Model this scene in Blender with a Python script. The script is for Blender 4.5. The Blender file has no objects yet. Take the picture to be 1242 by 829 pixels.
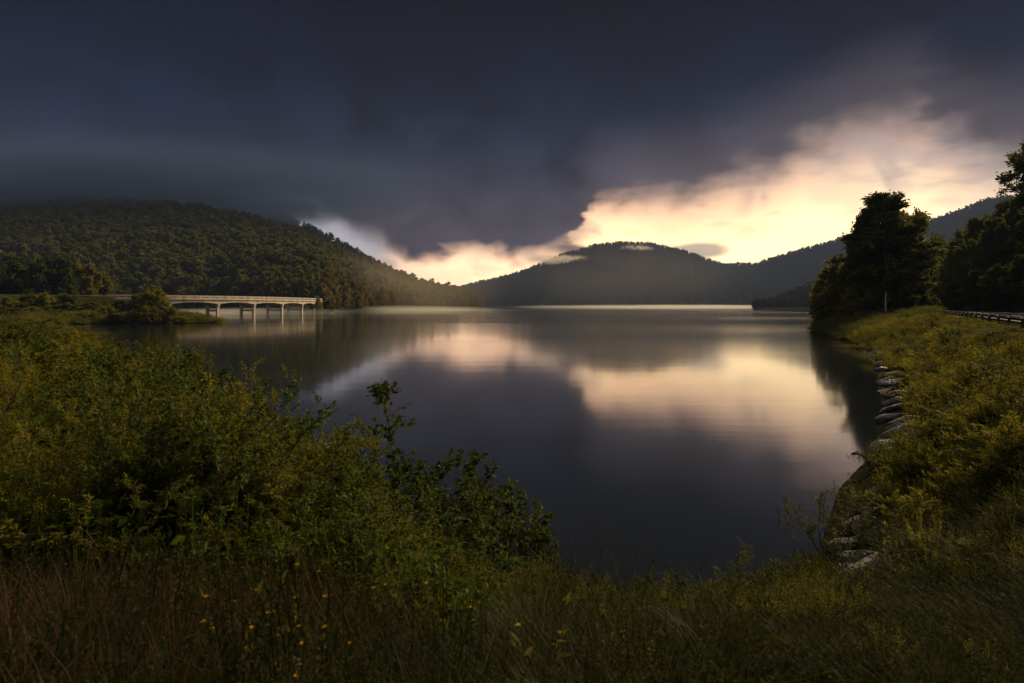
import bpy, math, random
import numpy as np
from mathutils import Vector, Matrix

SC = bpy.context.scene
COL = SC.collection
F, CX, HY, EYE = 690.0, 621.0, 372.0, 4.5      # focal length and horizon of the view, eye height over the water
R = math.radians

def U(px): return (px - CX) / F
def V(py): return (HY - py) / F
def at(px, py, z=0.0):                          # ground-plan point of something seen at px,py lying at height z
    y = (EYE - z) * F / (py - HY)
    return U(px) * y, y

# ------------------------------------------------------------------ helpers
def tag(o, label=None, cat=None, group=None, kind=None):
    if label: o['label'] = label
    if cat: o['category'] = cat
    if group: o['group'] = group
    if kind: o['kind'] = kind
    return o

def mesh_from(name, verts, faces, mats=(), smooth=False, fm=None):
    v = np.asarray(verts, dtype=np.float32)
    me = bpy.data.meshes.new(name)
    if isinstance(faces, np.ndarray):
        n, k = faces.shape
        me.vertices.add(len(v)); me.vertices.foreach_set('co', v.ravel())
        me.loops.add(n * k); me.loops.foreach_set('vertex_index', faces.astype(np.int32).ravel())
        me.polygons.add(n)
        me.polygons.foreach_set('loop_start', np.arange(0, n * k, k, dtype=np.int32))
        me.polygons.foreach_set('loop_total', np.full(n, k, dtype=np.int32))
    else:
        me.from_pydata([tuple(map(float, p)) for p in v], [], faces)
    for m in mats: me.materials.append(m)
    if fm is not None: me.polygons.foreach_set('material_index', np.asarray(fm, dtype=np.int32))
    if smooth: me.polygons.foreach_set('use_smooth', np.ones(len(me.polygons), dtype=bool))
    me.update(calc_edges=True)
    return me

def obj(name, me, parent=None, loc=(0, 0, 0), link=True):
    o = bpy.data.objects.new(name, me)
    if link: COL.objects.link(o)
    o.location = loc
    if parent is not None: o.parent = parent
    return o

def empty(name, loc=(0, 0, 0), rz=0.0, s=1.0):
    o = bpy.data.objects.new(name, None)
    COL.objects.link(o); o.location = loc; o.rotation_euler = (0, 0, rz)
    o.scale = (s, s, s) if not hasattr(s, '__len__') else s
    o.empty_display_size = .2
    return o

class MB:                                        # collects boxes and tubes for one mesh
    def __init__(self): self.v, self.f = [], []
    def box(self, c, size, ax=(1, 0, 0), up=(0, 0, 1)):
        ax = Vector(ax).normalized(); up = Vector(up); side = up.cross(ax).normalized(); up = ax.cross(side)
        b = len(self.v); c = Vector(c)
        for i in (-.5, .5):
            for j in (-.5, .5):
                for k in (-.5, .5):
                    self.v.append(c + ax * size[0] * i + side * size[1] * j + up * size[2] * k)
        for q in ((0, 1, 3, 2), (4, 6, 7, 5), (0, 4, 5, 1), (2, 3, 7, 6), (0, 2, 6, 4), (1, 5, 7, 3)):
            self.f.append([b + t for t in q])
    def tube(self, pts, rad, n=6, cap=True):
        rings = []
        pts = [Vector(p) for p in pts]
        for i, p in enumerate(pts):
            d = (pts[min(i + 1, len(pts) - 1)] - pts[max(i - 1, 0)]).normalized()
            a = d.orthogonal().normalized(); c = d.cross(a)
            r = rad[i] if hasattr(rad, '__len__') else rad
            b = len(self.v); rings.append(b)
            for k in range(n):
                t = 2 * math.pi * k / n
                self.v.append(p + a * math.cos(t) * r + c * math.sin(t) * r)
        for b0, b1 in zip(rings, rings[1:]):
            for k in range(n): self.f.append([b0 + k, b0 + (k + 1) % n, b1 + (k + 1) % n, b1 + k])
        if cap:
            self.f.append([rings[0] + k for k in range(n)][::-1]); self.f.append([rings[-1] + k for k in range(n)])
    def build(self, name, mat, parent=None, smooth=False):
        return obj(name, mesh_from(name, [tuple(p) for p in self.v], self.f, [mat], smooth), parent)

_rngN = np.random.default_rng(5)
_G = _rngN.random((256, 256))
def vnoise(x, y):                                # smooth value noise, 0..1
    x = np.asarray(x, float); y = np.asarray(y, float)
    xi = np.floor(x).astype(int); yi = np.floor(y).astype(int)
    fx = x - xi; fy = y - yi
    fx = fx * fx * (3 - 2 * fx); fy = fy * fy * (3 - 2 * fy)
    g = lambda a, b: _G[a & 255, b & 255]
    return (g(xi, yi) * (1 - fx) + g(xi + 1, yi) * fx) * (1 - fy) + (g(xi, yi + 1) * (1 - fx) + g(xi + 1, yi + 1) * fx) * fy
def fbm(x, y, o=4):
    s, a, t = 0, 1.0, 0
    for i in range(o):
        s = s + a * vnoise(x * 2 ** i + 17.3 * i, y * 2 ** i + 5.1 * i); t += a; a *= .5
    return s / t
def sstep(a, b, x):
    t = np.clip((np.asarray(x, float) - a) / (b - a), 0, 1); return t * t * (3 - 2 * t)

# ------------------------------------------------------------------ materials
def new_mat(name):
    m = bpy.data.materials.new(name); m.use_nodes = True
    nt = m.node_tree; nt.nodes.clear()
    out = nt.nodes.new('ShaderNodeOutputMaterial')
    return m, nt, out
def N(nt, typ, **kw):
    n = nt.nodes.new(typ)
    for k, v in kw.items():
        if k.startswith('i_'): n.inputs[k[2:].replace('_', ' ')].default_value = v
        else: setattr(n, k, v)
    return n
def L(nt, a, b): nt.links.new(a, b)

def leaf_mat(name, c0, c1, trans=.4, rough=.7, tint=1.25, dead=None, spec=.1):
    m, nt, out = new_mat(name)
    geo = N(nt, 'ShaderNodeNewGeometry'); oi = N(nt, 'ShaderNodeObjectInfo')
    mix = N(nt, 'ShaderNodeMix', data_type='RGBA'); mix.inputs[6].default_value = (*c0, 1); mix.inputs[7].default_value = (*c1, 1)
    ad = N(nt, 'ShaderNodeMath', operation='ADD'); L(nt, geo.outputs['Random Per Island'], ad.inputs[0]); L(nt, oi.outputs['Random'], ad.inputs[1])
    ha = N(nt, 'ShaderNodeMath', operation='MULTIPLY'); L(nt, ad.outputs[0], ha.inputs[0]); ha.inputs[1].default_value = .5
    L(nt, ha.outputs[0], mix.inputs[0])
    col = mix.outputs[2]
    if dead:
        mx = N(nt, 'ShaderNodeMix', data_type='RGBA'); mx.inputs[7].default_value = (*dead, 1)
        gt = N(nt, 'ShaderNodeMath', operation='GREATER_THAN'); L(nt, geo.outputs['Random Per Island'], gt.inputs[0]); gt.inputs[1].default_value = .965
        L(nt, gt.outputs[0], mx.inputs[0]); L(nt, col, mx.inputs[6]); col = mx.outputs[2]
    p = N(nt, 'ShaderNodeBsdfPrincipled'); L(nt, col, p.inputs['Base Color']); p.inputs['Roughness'].default_value = rough
    p.inputs['Specular IOR Level'].default_value = spec
    tr = N(nt, 'ShaderNodeBsdfTranslucent')
    sc = N(nt, 'ShaderNodeMix', data_type='RGBA', blend_type='MULTIPLY'); sc.inputs[0].default_value = 1
    sc.inputs[7].default_value = (tint * 1.1, tint, tint * .45, 1); L(nt, col, sc.inputs[6]); L(nt, sc.outputs[2], tr.inputs['Color'])
    ms = N(nt, 'ShaderNodeMixShader'); ms.inputs[0].default_value = trans
    L(nt, p.outputs[0], ms.inputs[1]); L(nt, tr.outputs[0], ms.inputs[2]); L(nt, ms.outputs[0], out.inputs['Surface'])
    return m

def noise_mat(name, c0, c1, scale=1.0, rough=.9, bump=.3, c2=None, detail=8, coord='Object', spec=.3, bscale=None, stretch=None):
    m, nt, out = new_mat(name)
    tc = N(nt, 'ShaderNodeTexCoord')
    src = tc.outputs[coord]
    if stretch:
        mp = N(nt, 'ShaderNodeMapping'); mp.inputs['Scale'].default_value = stretch; L(nt, src, mp.inputs[0]); src = mp.outputs[0]
    n1 = N(nt, 'ShaderNodeTexNoise'); n1.inputs['Scale'].default_value = scale; n1.inputs['Detail'].default_value = detail; L(nt, src, n1.inputs['Vector'])
    cr = N(nt, 'ShaderNodeValToRGB'); cr.color_ramp.elements[0].position = .32; cr.color_ramp.elements[1].position = .68
    cr.color_ramp.elements[0].color = (*c0, 1); cr.color_ramp.elements[1].color = (*c1, 1)
    if c2: e = cr.color_ramp.elements.new(.52); e.color = (*c2, 1)
    L(nt, n1.outputs['Fac'], cr.inputs[0])
    p = N(nt, 'ShaderNodeBsdfPrincipled'); p.inputs['Roughness'].default_value = rough; p.inputs['Specular IOR Level'].default_value = spec
    L(nt, cr.outputs[0], p.inputs['Base Color'])
    n2 = N(nt, 'ShaderNodeTexNoise'); n2.inputs['Scale'].default_value = bscale or scale * 4; n2.inputs['Detail'].default_value = 6; L(nt, src, n2.inputs['Vector'])
    b = N(nt, 'ShaderNodeBump'); b.inputs['Strength'].default_value = bump; b.inputs['Distance'].default_value = .1; L(nt, n2.outputs['Fac'], b.inputs['Height'])
    L(nt, b.outputs[0], p.inputs['Normal']); L(nt, p.outputs[0], out.inputs['Surface'])
    return m

M = {}
M['soil'] = noise_mat('bank_soil', (.016, .014, .008), (.030, .028, .014), 1.4, .95, .9, (.020, .020, .010), spec=0)
M['floor'] = noise_mat('forest_floor', (.012, .018, .007), (.03, .04, .014), .05, .95, .4, spec=0)
M['hillgreen'] = M['floor']
M['asphalt'] = noise_mat('asphalt', (.022, .022, .026), (.036, .036, .042), 3, .95, .25, spec=0)
M['paint'] = noise_mat('road_paint', (.14, .14, .13), (.3, .3, .28), 5, .7, .1)
M['concrete'] = noise_mat('bridge_concrete', (.30, .25, .20), (.52, .44, .36), .5, .9, .15, stretch=(1, 1, .25))
M['concrete_dark'] = noise_mat('weathered_concrete', (.27, .24, .21), (.42, .37, .32), .5, .88, .2, stretch=(1, 1, .25))
M['bark'] = noise_mat('bark', (.035, .026, .018), (.09, .07, .05), 6, .92, .7, stretch=(1, 1, .2))
M['palebark'] = noise_mat('pale_bark', (.16, .14, .12), (.34, .31, .27), 5, .9, .5, stretch=(1, 1, .3))
M['twig'] = noise_mat('twig_bark', (.03, .022, .014), (.075, .055, .035), 9, .9, .3)
M['drift'] = noise_mat('driftwood', (.11, .10, .10), (.30, .28, .27), 5, .8, .6, stretch=(.25, 1, 1))
M['rot'] = noise_mat('rotten_wood', (.012, .010, .009), (.04, .034, .03), 5, .8, .6)
M['rock'] = noise_mat('wet_stone', (.045, .043, .05), (.18, .17, .195), 2.6, .42, .9, (.10, .095, .108), spec=.6, bscale=7)
M['steel'] = noise_mat('rusty_steel', (.02, .015, .012), (.045, .033, .026), 6, .9, .2, spec=.05)
M['galv'] = noise_mat('galvanised_steel', (.3, .3, .3), (.42, .42, .42), 8, .45, .1)
M['white'] = noise_mat('white_reflector', (.5, .49, .46), (.6, .59, .55), 4, .4, .05)
M['leaf_dark'] = leaf_mat('dark_leaf', (.028, .046, .012), (.06, .08, .02), .35, dead=(.12, .08, .02))
M['leaf_mid'] = leaf_mat('mid_leaf', (.042, .066, .014), (.09, .115, .024), .42, dead=(.18, .12, .02))
M['leaf_gold'] = leaf_mat('yellow_green_leaf', (.095, .108, .014), (.21, .195, .026), .5, dead=(.26, .15, .02))
M['leaf_olive'] = leaf_mat('olive_leaf', (.05, .06, .016), (.115, .112, .028), .4, dead=(.16, .09, .03))
M['leaf_grey'] = leaf_mat('grey_willow_leaf', (.05, .06, .032), (.10, .11, .06), .4)
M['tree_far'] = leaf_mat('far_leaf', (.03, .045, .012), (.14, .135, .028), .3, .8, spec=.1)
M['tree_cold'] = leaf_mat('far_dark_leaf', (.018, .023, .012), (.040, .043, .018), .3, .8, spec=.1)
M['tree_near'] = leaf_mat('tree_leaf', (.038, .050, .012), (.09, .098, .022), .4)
M['tree_gold'] = leaf_mat('gold_lit_tone_leaf', (.08, .082, .016), (.18, .16, .028), .45)  # yellowish leaf, colour lifted so the unlit side of the trees looks lit
M['grass'] = leaf_mat('grass_blade', (.018, .024, .008), (.045, .048, .015), .35, .6, dead=(.13, .09, .045))  # blade colour darkened to dim the foreground where no shade falls
M['leaf_deep'] = leaf_mat('painted_shade_leaf', (.016, .024, .008), (.040, .044, .014), .3, spec=.02)  # darker leaf copy, painting shade into the lower foreground plants
M['tree_warm_lit'] = leaf_mat('far_warm_lit_tone_leaf', (.06, .056, .012), (.17, .135, .028), .3, .8, spec=.1)
M['drygrass'] = leaf_mat('dry_grass_blade', (.032, .021, .011), (.08, .05, .024), .35, .7)  # brown of dry blades, taken darker to dim the bottom corners
M['flower'] = leaf_mat('yellow_petal', (.34, .20, .008), (.5, .32, .012), .3)
M['goldenrod'] = leaf_mat('goldenrod_bloom', (.16, .13, .012), (.32, .24, .018), .4)
M['clearing'] = noise_mat('mown_grass', (.12, .13, .03), (.22, .20, .05), .3, .95, .3)

# ------------------------------------------------------------------ plan of the lake and the land
LAKE = np.array([(-128, 128), (-60, 75), (-38, 50), (-24, 35), (-14, 22.5), (-7, 14.5), (-3, 10.6), (.5, 8.7), (2.8, 8.2),
    (5.2, 9.6), (8, 14), (11.5, 18), (20, 30), (34, 53), (47, 82), (55.5, 104), (64, 117), (72, 132), (120, 180), (220, 400),
    (335, 790), (420, 1000), (560, 1200), (620, 1560), (200, 1560), (-60, 1560), (-150, 1500), (-70, 900), (-42, 722),
    (-105, 620), (-135, 414), (-180, 440), (-260, 446), (-335, 380), (-240, 270), (-160, 242), (-118, 196), (-84, 163), (-79, 155), (-104, 144)], float)
ROADC = (29.9, 28.0); RD = (.567, .823); RN = (.823, -.567)
def road_s(x, y): return (x - ROADC[0]) * RN[0] + (y - ROADC[1]) * RN[1]
def road_t(x, y): return (x - ROADC[0]) * RD[0] + (y - ROADC[1]) * RD[1]

def shore_d(x, y):                               # signed distance to the waterline, positive on land
    x = np.atleast_1d(np.asarray(x, float)); y = np.atleast_1d(np.asarray(y, float))
    d2 = np.full(x.shape, 1e18); ins = np.zeros(x.shape, bool)
    n = len(LAKE)
    for i in range(n):
        ax, ay = LAKE[i]; bx, by = LAKE[(i + 1) % n]
        ex, ey = bx - ax, by - ay
        t = np.clip(((x - ax) * ex + (y - ay) * ey) / (ex * ex + ey * ey), 0, 1)
        d2 = np.minimum(d2, (x - ax - t * ex) ** 2 + (y - ay - t * ey) ** 2)
        c = (ay > y) != (by > y)
        xi = ax + (y - ay) * ex / (ey if abs(ey) > 1e-9 else 1e-9)
        ins ^= c & (x < xi)
    d = np.sqrt(d2)
    return np.where(ins, -d, d)

def height(x, y):
    x = np.atleast_1d(np.asarray(x, float)); y = np.atleast_1d(np.asarray(y, float))
    d = shore_d(x, y)
    d = d + (fbm(x * .35, y * .35, 3) - .5) * 1.2 * sstep(0, 6, np.abs(d)+2)
    cap = 3.4 - 2.3 * sstep(-45, -85, x) * sstep(250, 60, y)
    cap = np.where(x < -60, np.maximum(cap, .7), cap)
    h = np.where(d > 0, cap * (1 - np.exp(-np.maximum(d, 0) / 5.5)), -np.minimum(-d * .45, 4))
    h = h + (fbm(x * .5 + 9, y * .5, 3) - .5) * .5 * sstep(.5, 3, d)
    s = road_s(x, y); t = road_t(x, y)
    w = sstep(-8.5, -4.6, s)
    h = h * (1 - w) + 3.55 * w
    hill = np.maximum(s - 5.2, 0)
    h = h + np.minimum(hill * .85, 62) * sstep(-30, 10, t) * sstep(0, 3, hill) + (fbm(x * .08, y * .08) - .5) * 3 * sstep(2, 14, hill)
    return h
def ht(x, y): return float(height(x, y)[0])

def terrain_grid():
    n = 430
    sx = np.linspace(-1, 1, n); xs = 6 * np.sinh(7 * sx)
    a = math.asinh(-120 / 6) / 7
    sy = np.linspace(a, 1, n); ys = 7 + 6 * np.sinh(7 * sy)
    X, Y = np.meshgrid(xs, ys)
    H = height(X.ravel(), Y.ravel())
    v = np.stack([X.ravel(), Y.ravel(), H], 1)
    i = np.arange(n * n).reshape(n, n)
    f = np.stack([i[:-1, :-1].ravel(), i[:-1, 1:].ravel(), i[1:, 1:].ravel(), i[1:, :-1].ravel()], 1)
    o = obj('ground', mesh_from('ground', v, f, [M['soil']], True)); tag(o, kind='structure')
terrain_grid()

# water sheet
def water():
    m, nt, out = new_mat('lake_water')
    tc = N(nt, 'ShaderNodeTexCoord')
    mp = N(nt, 'ShaderNodeMapping'); mp.inputs['Scale'].default_value = (.22, .8, 1); L(nt, tc.outputs['Object'], mp.inputs[0])
    n1 = N(nt, 'ShaderNodeTexNoise'); n1.inputs['Scale'].default_value = .5; n1.inputs['Detail'].default_value = 3; L(nt, mp.outputs[0], n1.inputs['Vector'])
    n3 = N(nt, 'ShaderNodeTexNoise'); n3.inputs['Scale'].default_value = 2.6; n3.inputs['Detail'].default_value = 2; L(nt, mp.outputs[0], n3.inputs['Vector'])
    ad = N(nt, 'ShaderNodeMath', operation='MULTIPLY_ADD'); L(nt, n3.outputs['Fac'], ad.inputs[0]); ad.inputs[1].default_value = .12; L(nt, n1.outputs['Fac'], ad.inputs[2])
    b = N(nt, 'ShaderNodeBump'); b.inputs['Strength'].default_value = .10; b.inputs['Distance'].default_value = .05; L(nt, ad.outputs[0], b.inputs['Height'])
    # wind-ruffled bands: patches of rougher water lying across the lake
    mp2 = N(nt, 'ShaderNodeMapping'); mp2.inputs['Scale'].default_value = (.003, .013, 1); L(nt, tc.outputs['Object'], mp2.inputs[0])
    n2 = N(nt, 'ShaderNodeTexNoise'); n2.inputs['Scale'].default_value = 1; n2.inputs['Detail'].default_value = 4; L(nt, mp2.outputs[0], n2.inputs['Vector'])
    rr = N(nt, 'ShaderNodeMapRange'); rr.inputs[1].default_value = .42; rr.inputs[2].default_value = .66; rr.inputs[3].default_value = .07; rr.inputs[4].default_value = .13
    L(nt, n2.outputs['Fac'], rr.inputs[0])
    p = N(nt, 'ShaderNodeBsdfPrincipled'); p.inputs['Base Color'].default_value = (.008, .010, .012, 1)
    p.inputs['IOR'].default_value = 1.95
    L(nt, rr.outputs[0], p.inputs['Roughness']); L(nt, b.outputs[0], p.inputs['Normal']); L(nt, p.outputs[0], out.inputs['Surface'])
    v = [(-3300, -150, 0), (3300, -150, 0), (3300, 3300, 0), (-3300, 3300, 0)]
    o = obj('water', mesh_from('water', v, [[0, 1, 2, 3]], [m])); tag(o, kind='structure')
water()

# ------------------------------------------------------------------ hills
def interp(pts, x): 
    a = np.array(pts, float); return np.interp(x, a[:, 0], a[:, 1])
HILLS = {}
def hill(name, outline, zr, zb, treeh, px0, px1, nx=150, power=.9, rough=5.0, seed=0):
    """a ridge seen from the lake: base depth and ridge depth by bearing, ridge height by its skyline"""
    pxs = np.linspace(px0, px1, nx); u = (pxs - CX) / F
    zR = interp(zr, pxs); zB = interp(zb, pxs)
    H = EYE + (HY - interp(outline, pxs)) / F * zR - treeh
    H = np.maximum(H, .5)
    ts = np.concatenate([np.linspace(-.06, 1, 46), np.linspace(1.08, 2.2, 14)])
    T, UU = np.meshgrid(ts, u, indexing='ij')
    Z = zB + T * (zR - zB)
    prof = np.where(T <= 1, np.sign(T) * np.abs(T) ** power, np.cos((np.clip(T, 1, 2.2) - 1) * 1.3) ** 1.0)
    X = UU * Z
    nz = (fbm(X / 70 + seed * 7.7, Z / 70, 4) - .5) * rough * 2 * np.sin(np.clip(T, 0, 1) * math.pi) ** .7
    HH = np.where(T < 0, T * 40, H * prof + nz)
    nt_, nu = T.shape
    v = np.stack([X.ravel(), Z.ravel(), HH.ravel()], 1)
    i = np.arange(nt_ * nu).reshape(nt_, nu)
    f = np.stack([i[:-1, :-1].ravel(), i[:-1, 1:].ravel(), i[1:, 1:].ravel(), i[1:, :-1].ravel()], 1)
    o = obj(name, mesh_from(name, v, f, [M['hillgreen']], True)); tag(o, kind='structure')
    def surf(px, t):
        px = np.asarray(px, float); t = np.asarray(t, float)
        uu = (px - CX) / F; zr_ = interp(zr, px); zb_ = interp(zb, px)
        h = np.maximum(EYE + (HY - interp(outline, px)) / F * zr_ - treeh, .5)
        z = zb_ + t * (zr_ - zb_); x = uu * z
        p = np.where(t <= 1, np.abs(t) ** power, np.cos((np.clip(t, 1, 2.2) - 1) * 1.3))
        k = (fbm(x / 70 + seed * 7.7, z / 70, 4) - .5) * rough * 2 * np.sin(np.clip(t, 0, 1) * math.pi) ** .7
        return x, z, h * p + k
    HILLS[name] = surf
    return surf

LEFT_OUT = [(-420, 236), (-300, 238), (-100, 243), (0, 248), (100, 244), (200, 248), (250, 255), (300, 265), (340, 277), (380, 292), (440, 319), (500, 341), (545, 353), (568, 364), (578, 372.5), (584, 376)]
s_left = hill('hill', LEFT_OUT, [(-420, 860), (0, 850), (200, 800), (400, 760), (500, 760), (584, 728)],
              [(-420, 430), (100, 436), (260, 447), (370, 372), (400, 416), (500, 620), (584, 716)], 9, -420, 584, 190, .85, 7, 1)
s_left2 = hill('hill', [(180, 236), (300, 248), (345, 261), (380, 275), (425, 299), (470, 324), (520, 350), (560, 372)], [(0, 1180), (600, 1180)], [(0, 960), (600, 960)], 9, 150, 560, 60, .9, 6, 2)
MID_OUT = [(500, 366), (540, 353), (560, 347), (600, 338), (640, 327), (680, 309), (720, 297), (750, 293), (790, 295), (830, 304), (870, 318), (900, 327), (940, 346), (980, 365), (1010, 372)]
s_mid = hill('hill', MID_OUT, [(480, 2250), (1010, 2300)], [(480, 1548), (1010, 1540)], 10, 500, 1010, 130, .9, 12, 3)
s_far = hill('hill', [(800, 345), (840, 332), (870, 322), (895, 319), (915, 320), (950, 309), (1000, 295), (1050, 281), (1120, 271), (1160, 256), (1200, 241), (1300, 232), (1500, 230)],
             [(800, 2700), (1500, 1500)], [(800, 1900), (1500, 1000)], 10, 800, 1500, 110, .95, 12, 4)
s_prom = hill('hill', [(914, 375.5), (922, 373), (935, 366), (960, 355), (985, 346), (1030, 331), (1100, 312), (1200, 292), (1400, 270)], [(914, 800), (1000, 900), (1400, 1000)], [(914, 792), (1000, 740), (1400, 640)], 9, 914, 1400, 70, .9, 5, 5)

# ------------------------------------------------------------------ foliage meshes
def unit(a): return a / np.maximum(np.linalg.norm(a, axis=1, keepdims=True), 1e-9)
def leaf_quads(rng, P, A, Lg, asp, fold=.12, up=.5):
    """one small pointed leaf per row: P base, A axis"""
    n = len(P); A = unit(A)
    Rn = rng.normal(size=(n, 3)); Rn[:, 2] += up * 1.5
    B = unit(np.cross(A, Rn)); Nn = np.cross(B, A)
    Lg = np.asarray(Lg).reshape(-1, 1) * np.ones((n, 1)); W = Lg * asp
    v = np.empty((n, 4, 3))
    v[:, 0] = P; v[:, 1] = P + A * Lg * .48 + B * W * .5 + Nn * W * fold
    v[:, 2] = P + A * Lg - Nn * Lg * .12; v[:, 3] = P + A * Lg * .48 - B * W * .5 + Nn * W * fold
    f = np.arange(n * 4).reshape(n, 4)
    return v.reshape(-1, 3), f

def grow(rng, stems, levels, up=.15, wob=.25):
    """stems: (p, d, length, r); levels: (n children, length factor, angle, start). Returns tubes and last-level polylines"""
    tubes, cur = [], stems
    for li in range(len(levels) + 1):
        nxt = []
        for (p, d, ln, r) in cur:
            k = 5 if li == 0 else (4 if li == 1 else 3)
            pts = [np.array(p, float)]; dd = np.array(d, float)
            for i in range(k):
                dd = dd + rng.normal(size=3) * wob * (.5 if li == 0 else 1); dd[2] += up
                dd /= np.linalg.norm(dd); pts.append(pts[-1] + dd * ln / k)
            rad = [r * (1 - .75 * i / k) for i in range(k + 1)]
            tubes.append((pts, rad, li))
            if li < len(levels):
                n, lf, ang, st = levels[li]
                nn = max(1, int(round(n * rng.uniform(.8, 1.2))))
                for j in range(nn):
                    t = st + (1 - st) * (j + rng.uniform(0, 1)) / nn
                    i0 = min(int(t * k), k - 1); q = pts[i0] + (pts[i0 + 1] - pts[i0]) * (t * k - i0)
                    tg = pts[i0 + 1] - pts[i0]; tg /= np.linalg.norm(tg)
                    a = rng.normal(size=3); a -= tg * a.dot(tg); a /= np.linalg.norm(a)
                    an = R(ang) * rng.uniform(.7, 1.25) * (1 - .35 * t)
                    nd = tg * math.cos(an) + a * math.sin(an)
                    nxt.append((q, nd, ln * lf * rng.uniform(.7, 1.2) * (1.15 - .5 * t), max(r * .5 * (1 - .5 * t), .002)))
        if li == len(levels): break
        cur = nxt
    last = [t for t in tubes if t[2] == len(levels)]
    return tubes, last

def leaves_on(rng, last, per, size, asp, spread=.15, up=.5, droop=0, sj=.35):
    P, A = [], []
    segs = np.array([[a, b] for pts, _, _ in last for a, b in zip(pts, pts[1:])])
    n = len(segs) * per
    s = np.repeat(segs, per, axis=0)
    t = rng.random((n, 1))
    P = s[:, 0] + (s[:, 1] - s[:, 0]) * t
    T = unit(s[:, 1] - s[:, 0])
    A = T * .6 + rng.normal(size=(n, 3)) * .75; A[:, 2] -= droop
    P = P + rng.normal(size=(n, 3)) * spread * size
    return leaf_quads(rng, P, A, size * rng.uniform(1 - sj, 1 + sj, n), asp, up=up)

def tube_mesh(name, tubes, mat, maxlev=9, n=5, minr=.0):
    V_, F_ = [], []
    b = 0
    for pts, rad, li in tubes:
        if li > maxlev: continue
        k = n if li == 0 else (4 if li == 1 else 3)
        P = np.array(pts); D = np.gradient(P, axis=0); D = unit(D)
        ref = np.array([.31, .17, .93]) if abs(D[0][2]) < .9 else np.array([1., .2, 0])
        a = unit(np.cross(D, ref)); c = np.cross(D, a)
        th = np.arange(k) * 2 * math.pi / k
        r = np.maximum(np.array(rad), minr)[:, None, None]
        ring = P[:, None, :] + r * (a[:, None, :] * np.cos(th)[None, :, None] + c[:, None, :] * np.sin(th)[None, :, None])
        m = len(P)
        V_.append(ring.reshape(-1, 3))
        for i in range(m - 1):
            for j in range(k):
                F_.append((b + i * k + j, b + i * k + (j + 1) % k, b + (i + 1) * k + (j + 1) % k, b + (i + 1) * k + j))
        b += m * k
    return mesh_from(name, np.concatenate(V_), np.array(F_), [mat], True)

def shrub_meshes(seed, h=2.0, spread=.55, nst=9, per=5, leaf=.085, asp=.5, mat='leaf_mid', lev=((6, .5, 42, .2), (5, .45, 45, .25)), up=.12, droop=0, r=.016):
    rng = np.random.default_rng(seed)
    st = []
    for i in range(nst):
        a = rng.uniform(0, 6.283); q = rng.uniform(.0, 1) ** .7 * spread
        d = np.array([math.cos(a) * q, math.sin(a) * q, 1.0]); d /= np.linalg.norm(d)
        st.append((np.array([math.cos(a), math.sin(a), 0]) * rng.uniform(0, .12) * h + np.array([0, 0, -.05]), d, h * rng.uniform(.7, 1.0), r * h / 2))
    tubes, last = grow(rng, st, lev, up)
    v, f = leaves_on(rng, last, per, leaf, asp, droop=droop)
    top = np.percentile(v[:, 2], 99.3)
    k = h / top
    tubes = [([p * k for p in pts], rad, li) for pts, rad, li in tubes]
    return mesh_from('foliage', v * k, f, [M[mat]]), tube_mesh('stems', tubes, M['twig'], 2, 5, .0025)

def tree_meshes(seed, h=16, w=8, trunk=.3, nl=16, per=7, leaf=.45, asp=.6, mat='tree_near', bare=.2, lev=((6, .5, 45, .25), (5, .5, 45, .2)), bark='bark', up=.08, dens=1.0):
    rng = np.random.default_rng(seed)
    st = []
    pts = [np.array([0, 0, -.3])]
    k = 8
    for i in range(k):
        pts.append(pts[-1] + np.array([rng.normal() * .02 * h / k, rng.normal() * .02 * h / k, .92 * h / k]))
    rad = [trunk * (1 - .88 * i / k) for i in range(k + 1)]
    rad[0] = trunk * 1.35
    for j in range(nl):
        t = bare + (1 - bare) * (j + rng.random()) / nl * .97
        i0 = min(int(t * k), k - 1); q = pts[i0] + (pts[i0 + 1] - pts[i0]) * (t * k - i0)
        a = j * 2.4 + rng.uniform(-.5, .5)
        s = (t - bare) / (1 - bare)
        prof = (.55 + .45 * math.sin(min(s * 1.7, 1) * 1.57)) * (1 - s ** 2.6 * .6)
        e = .15 + .45 * s + 1.5 * s ** 3
        d = np.array([math.cos(a), math.sin(a), e]); d /= np.linalg.norm(d)
        st.append((q, d, w * .5 * prof * rng.uniform(.75, 1.1), trunk * .36 * (1 - .6 * s)))
    tubes, last = grow(rng, st, lev, up, .28)
    v, f = leaves_on(rng, last, per, leaf, asp, spread=.6)
    kz = h / np.percentile(v[:, 2], 99.7)
    v[:, 2] *= kz
    t2 = [(pts, rad, 0)] + [(p, r, li + 1) for p, r, li in tubes]
    sc = np.array([1, 1, kz])
    t2 = [([p * sc for p in pp], r, li) for pp, r, li in t2]
    return mesh_from('crown', v, f, [M[mat]]), tube_mesh('trunk', t2, M[bark], 2, 7)

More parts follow.
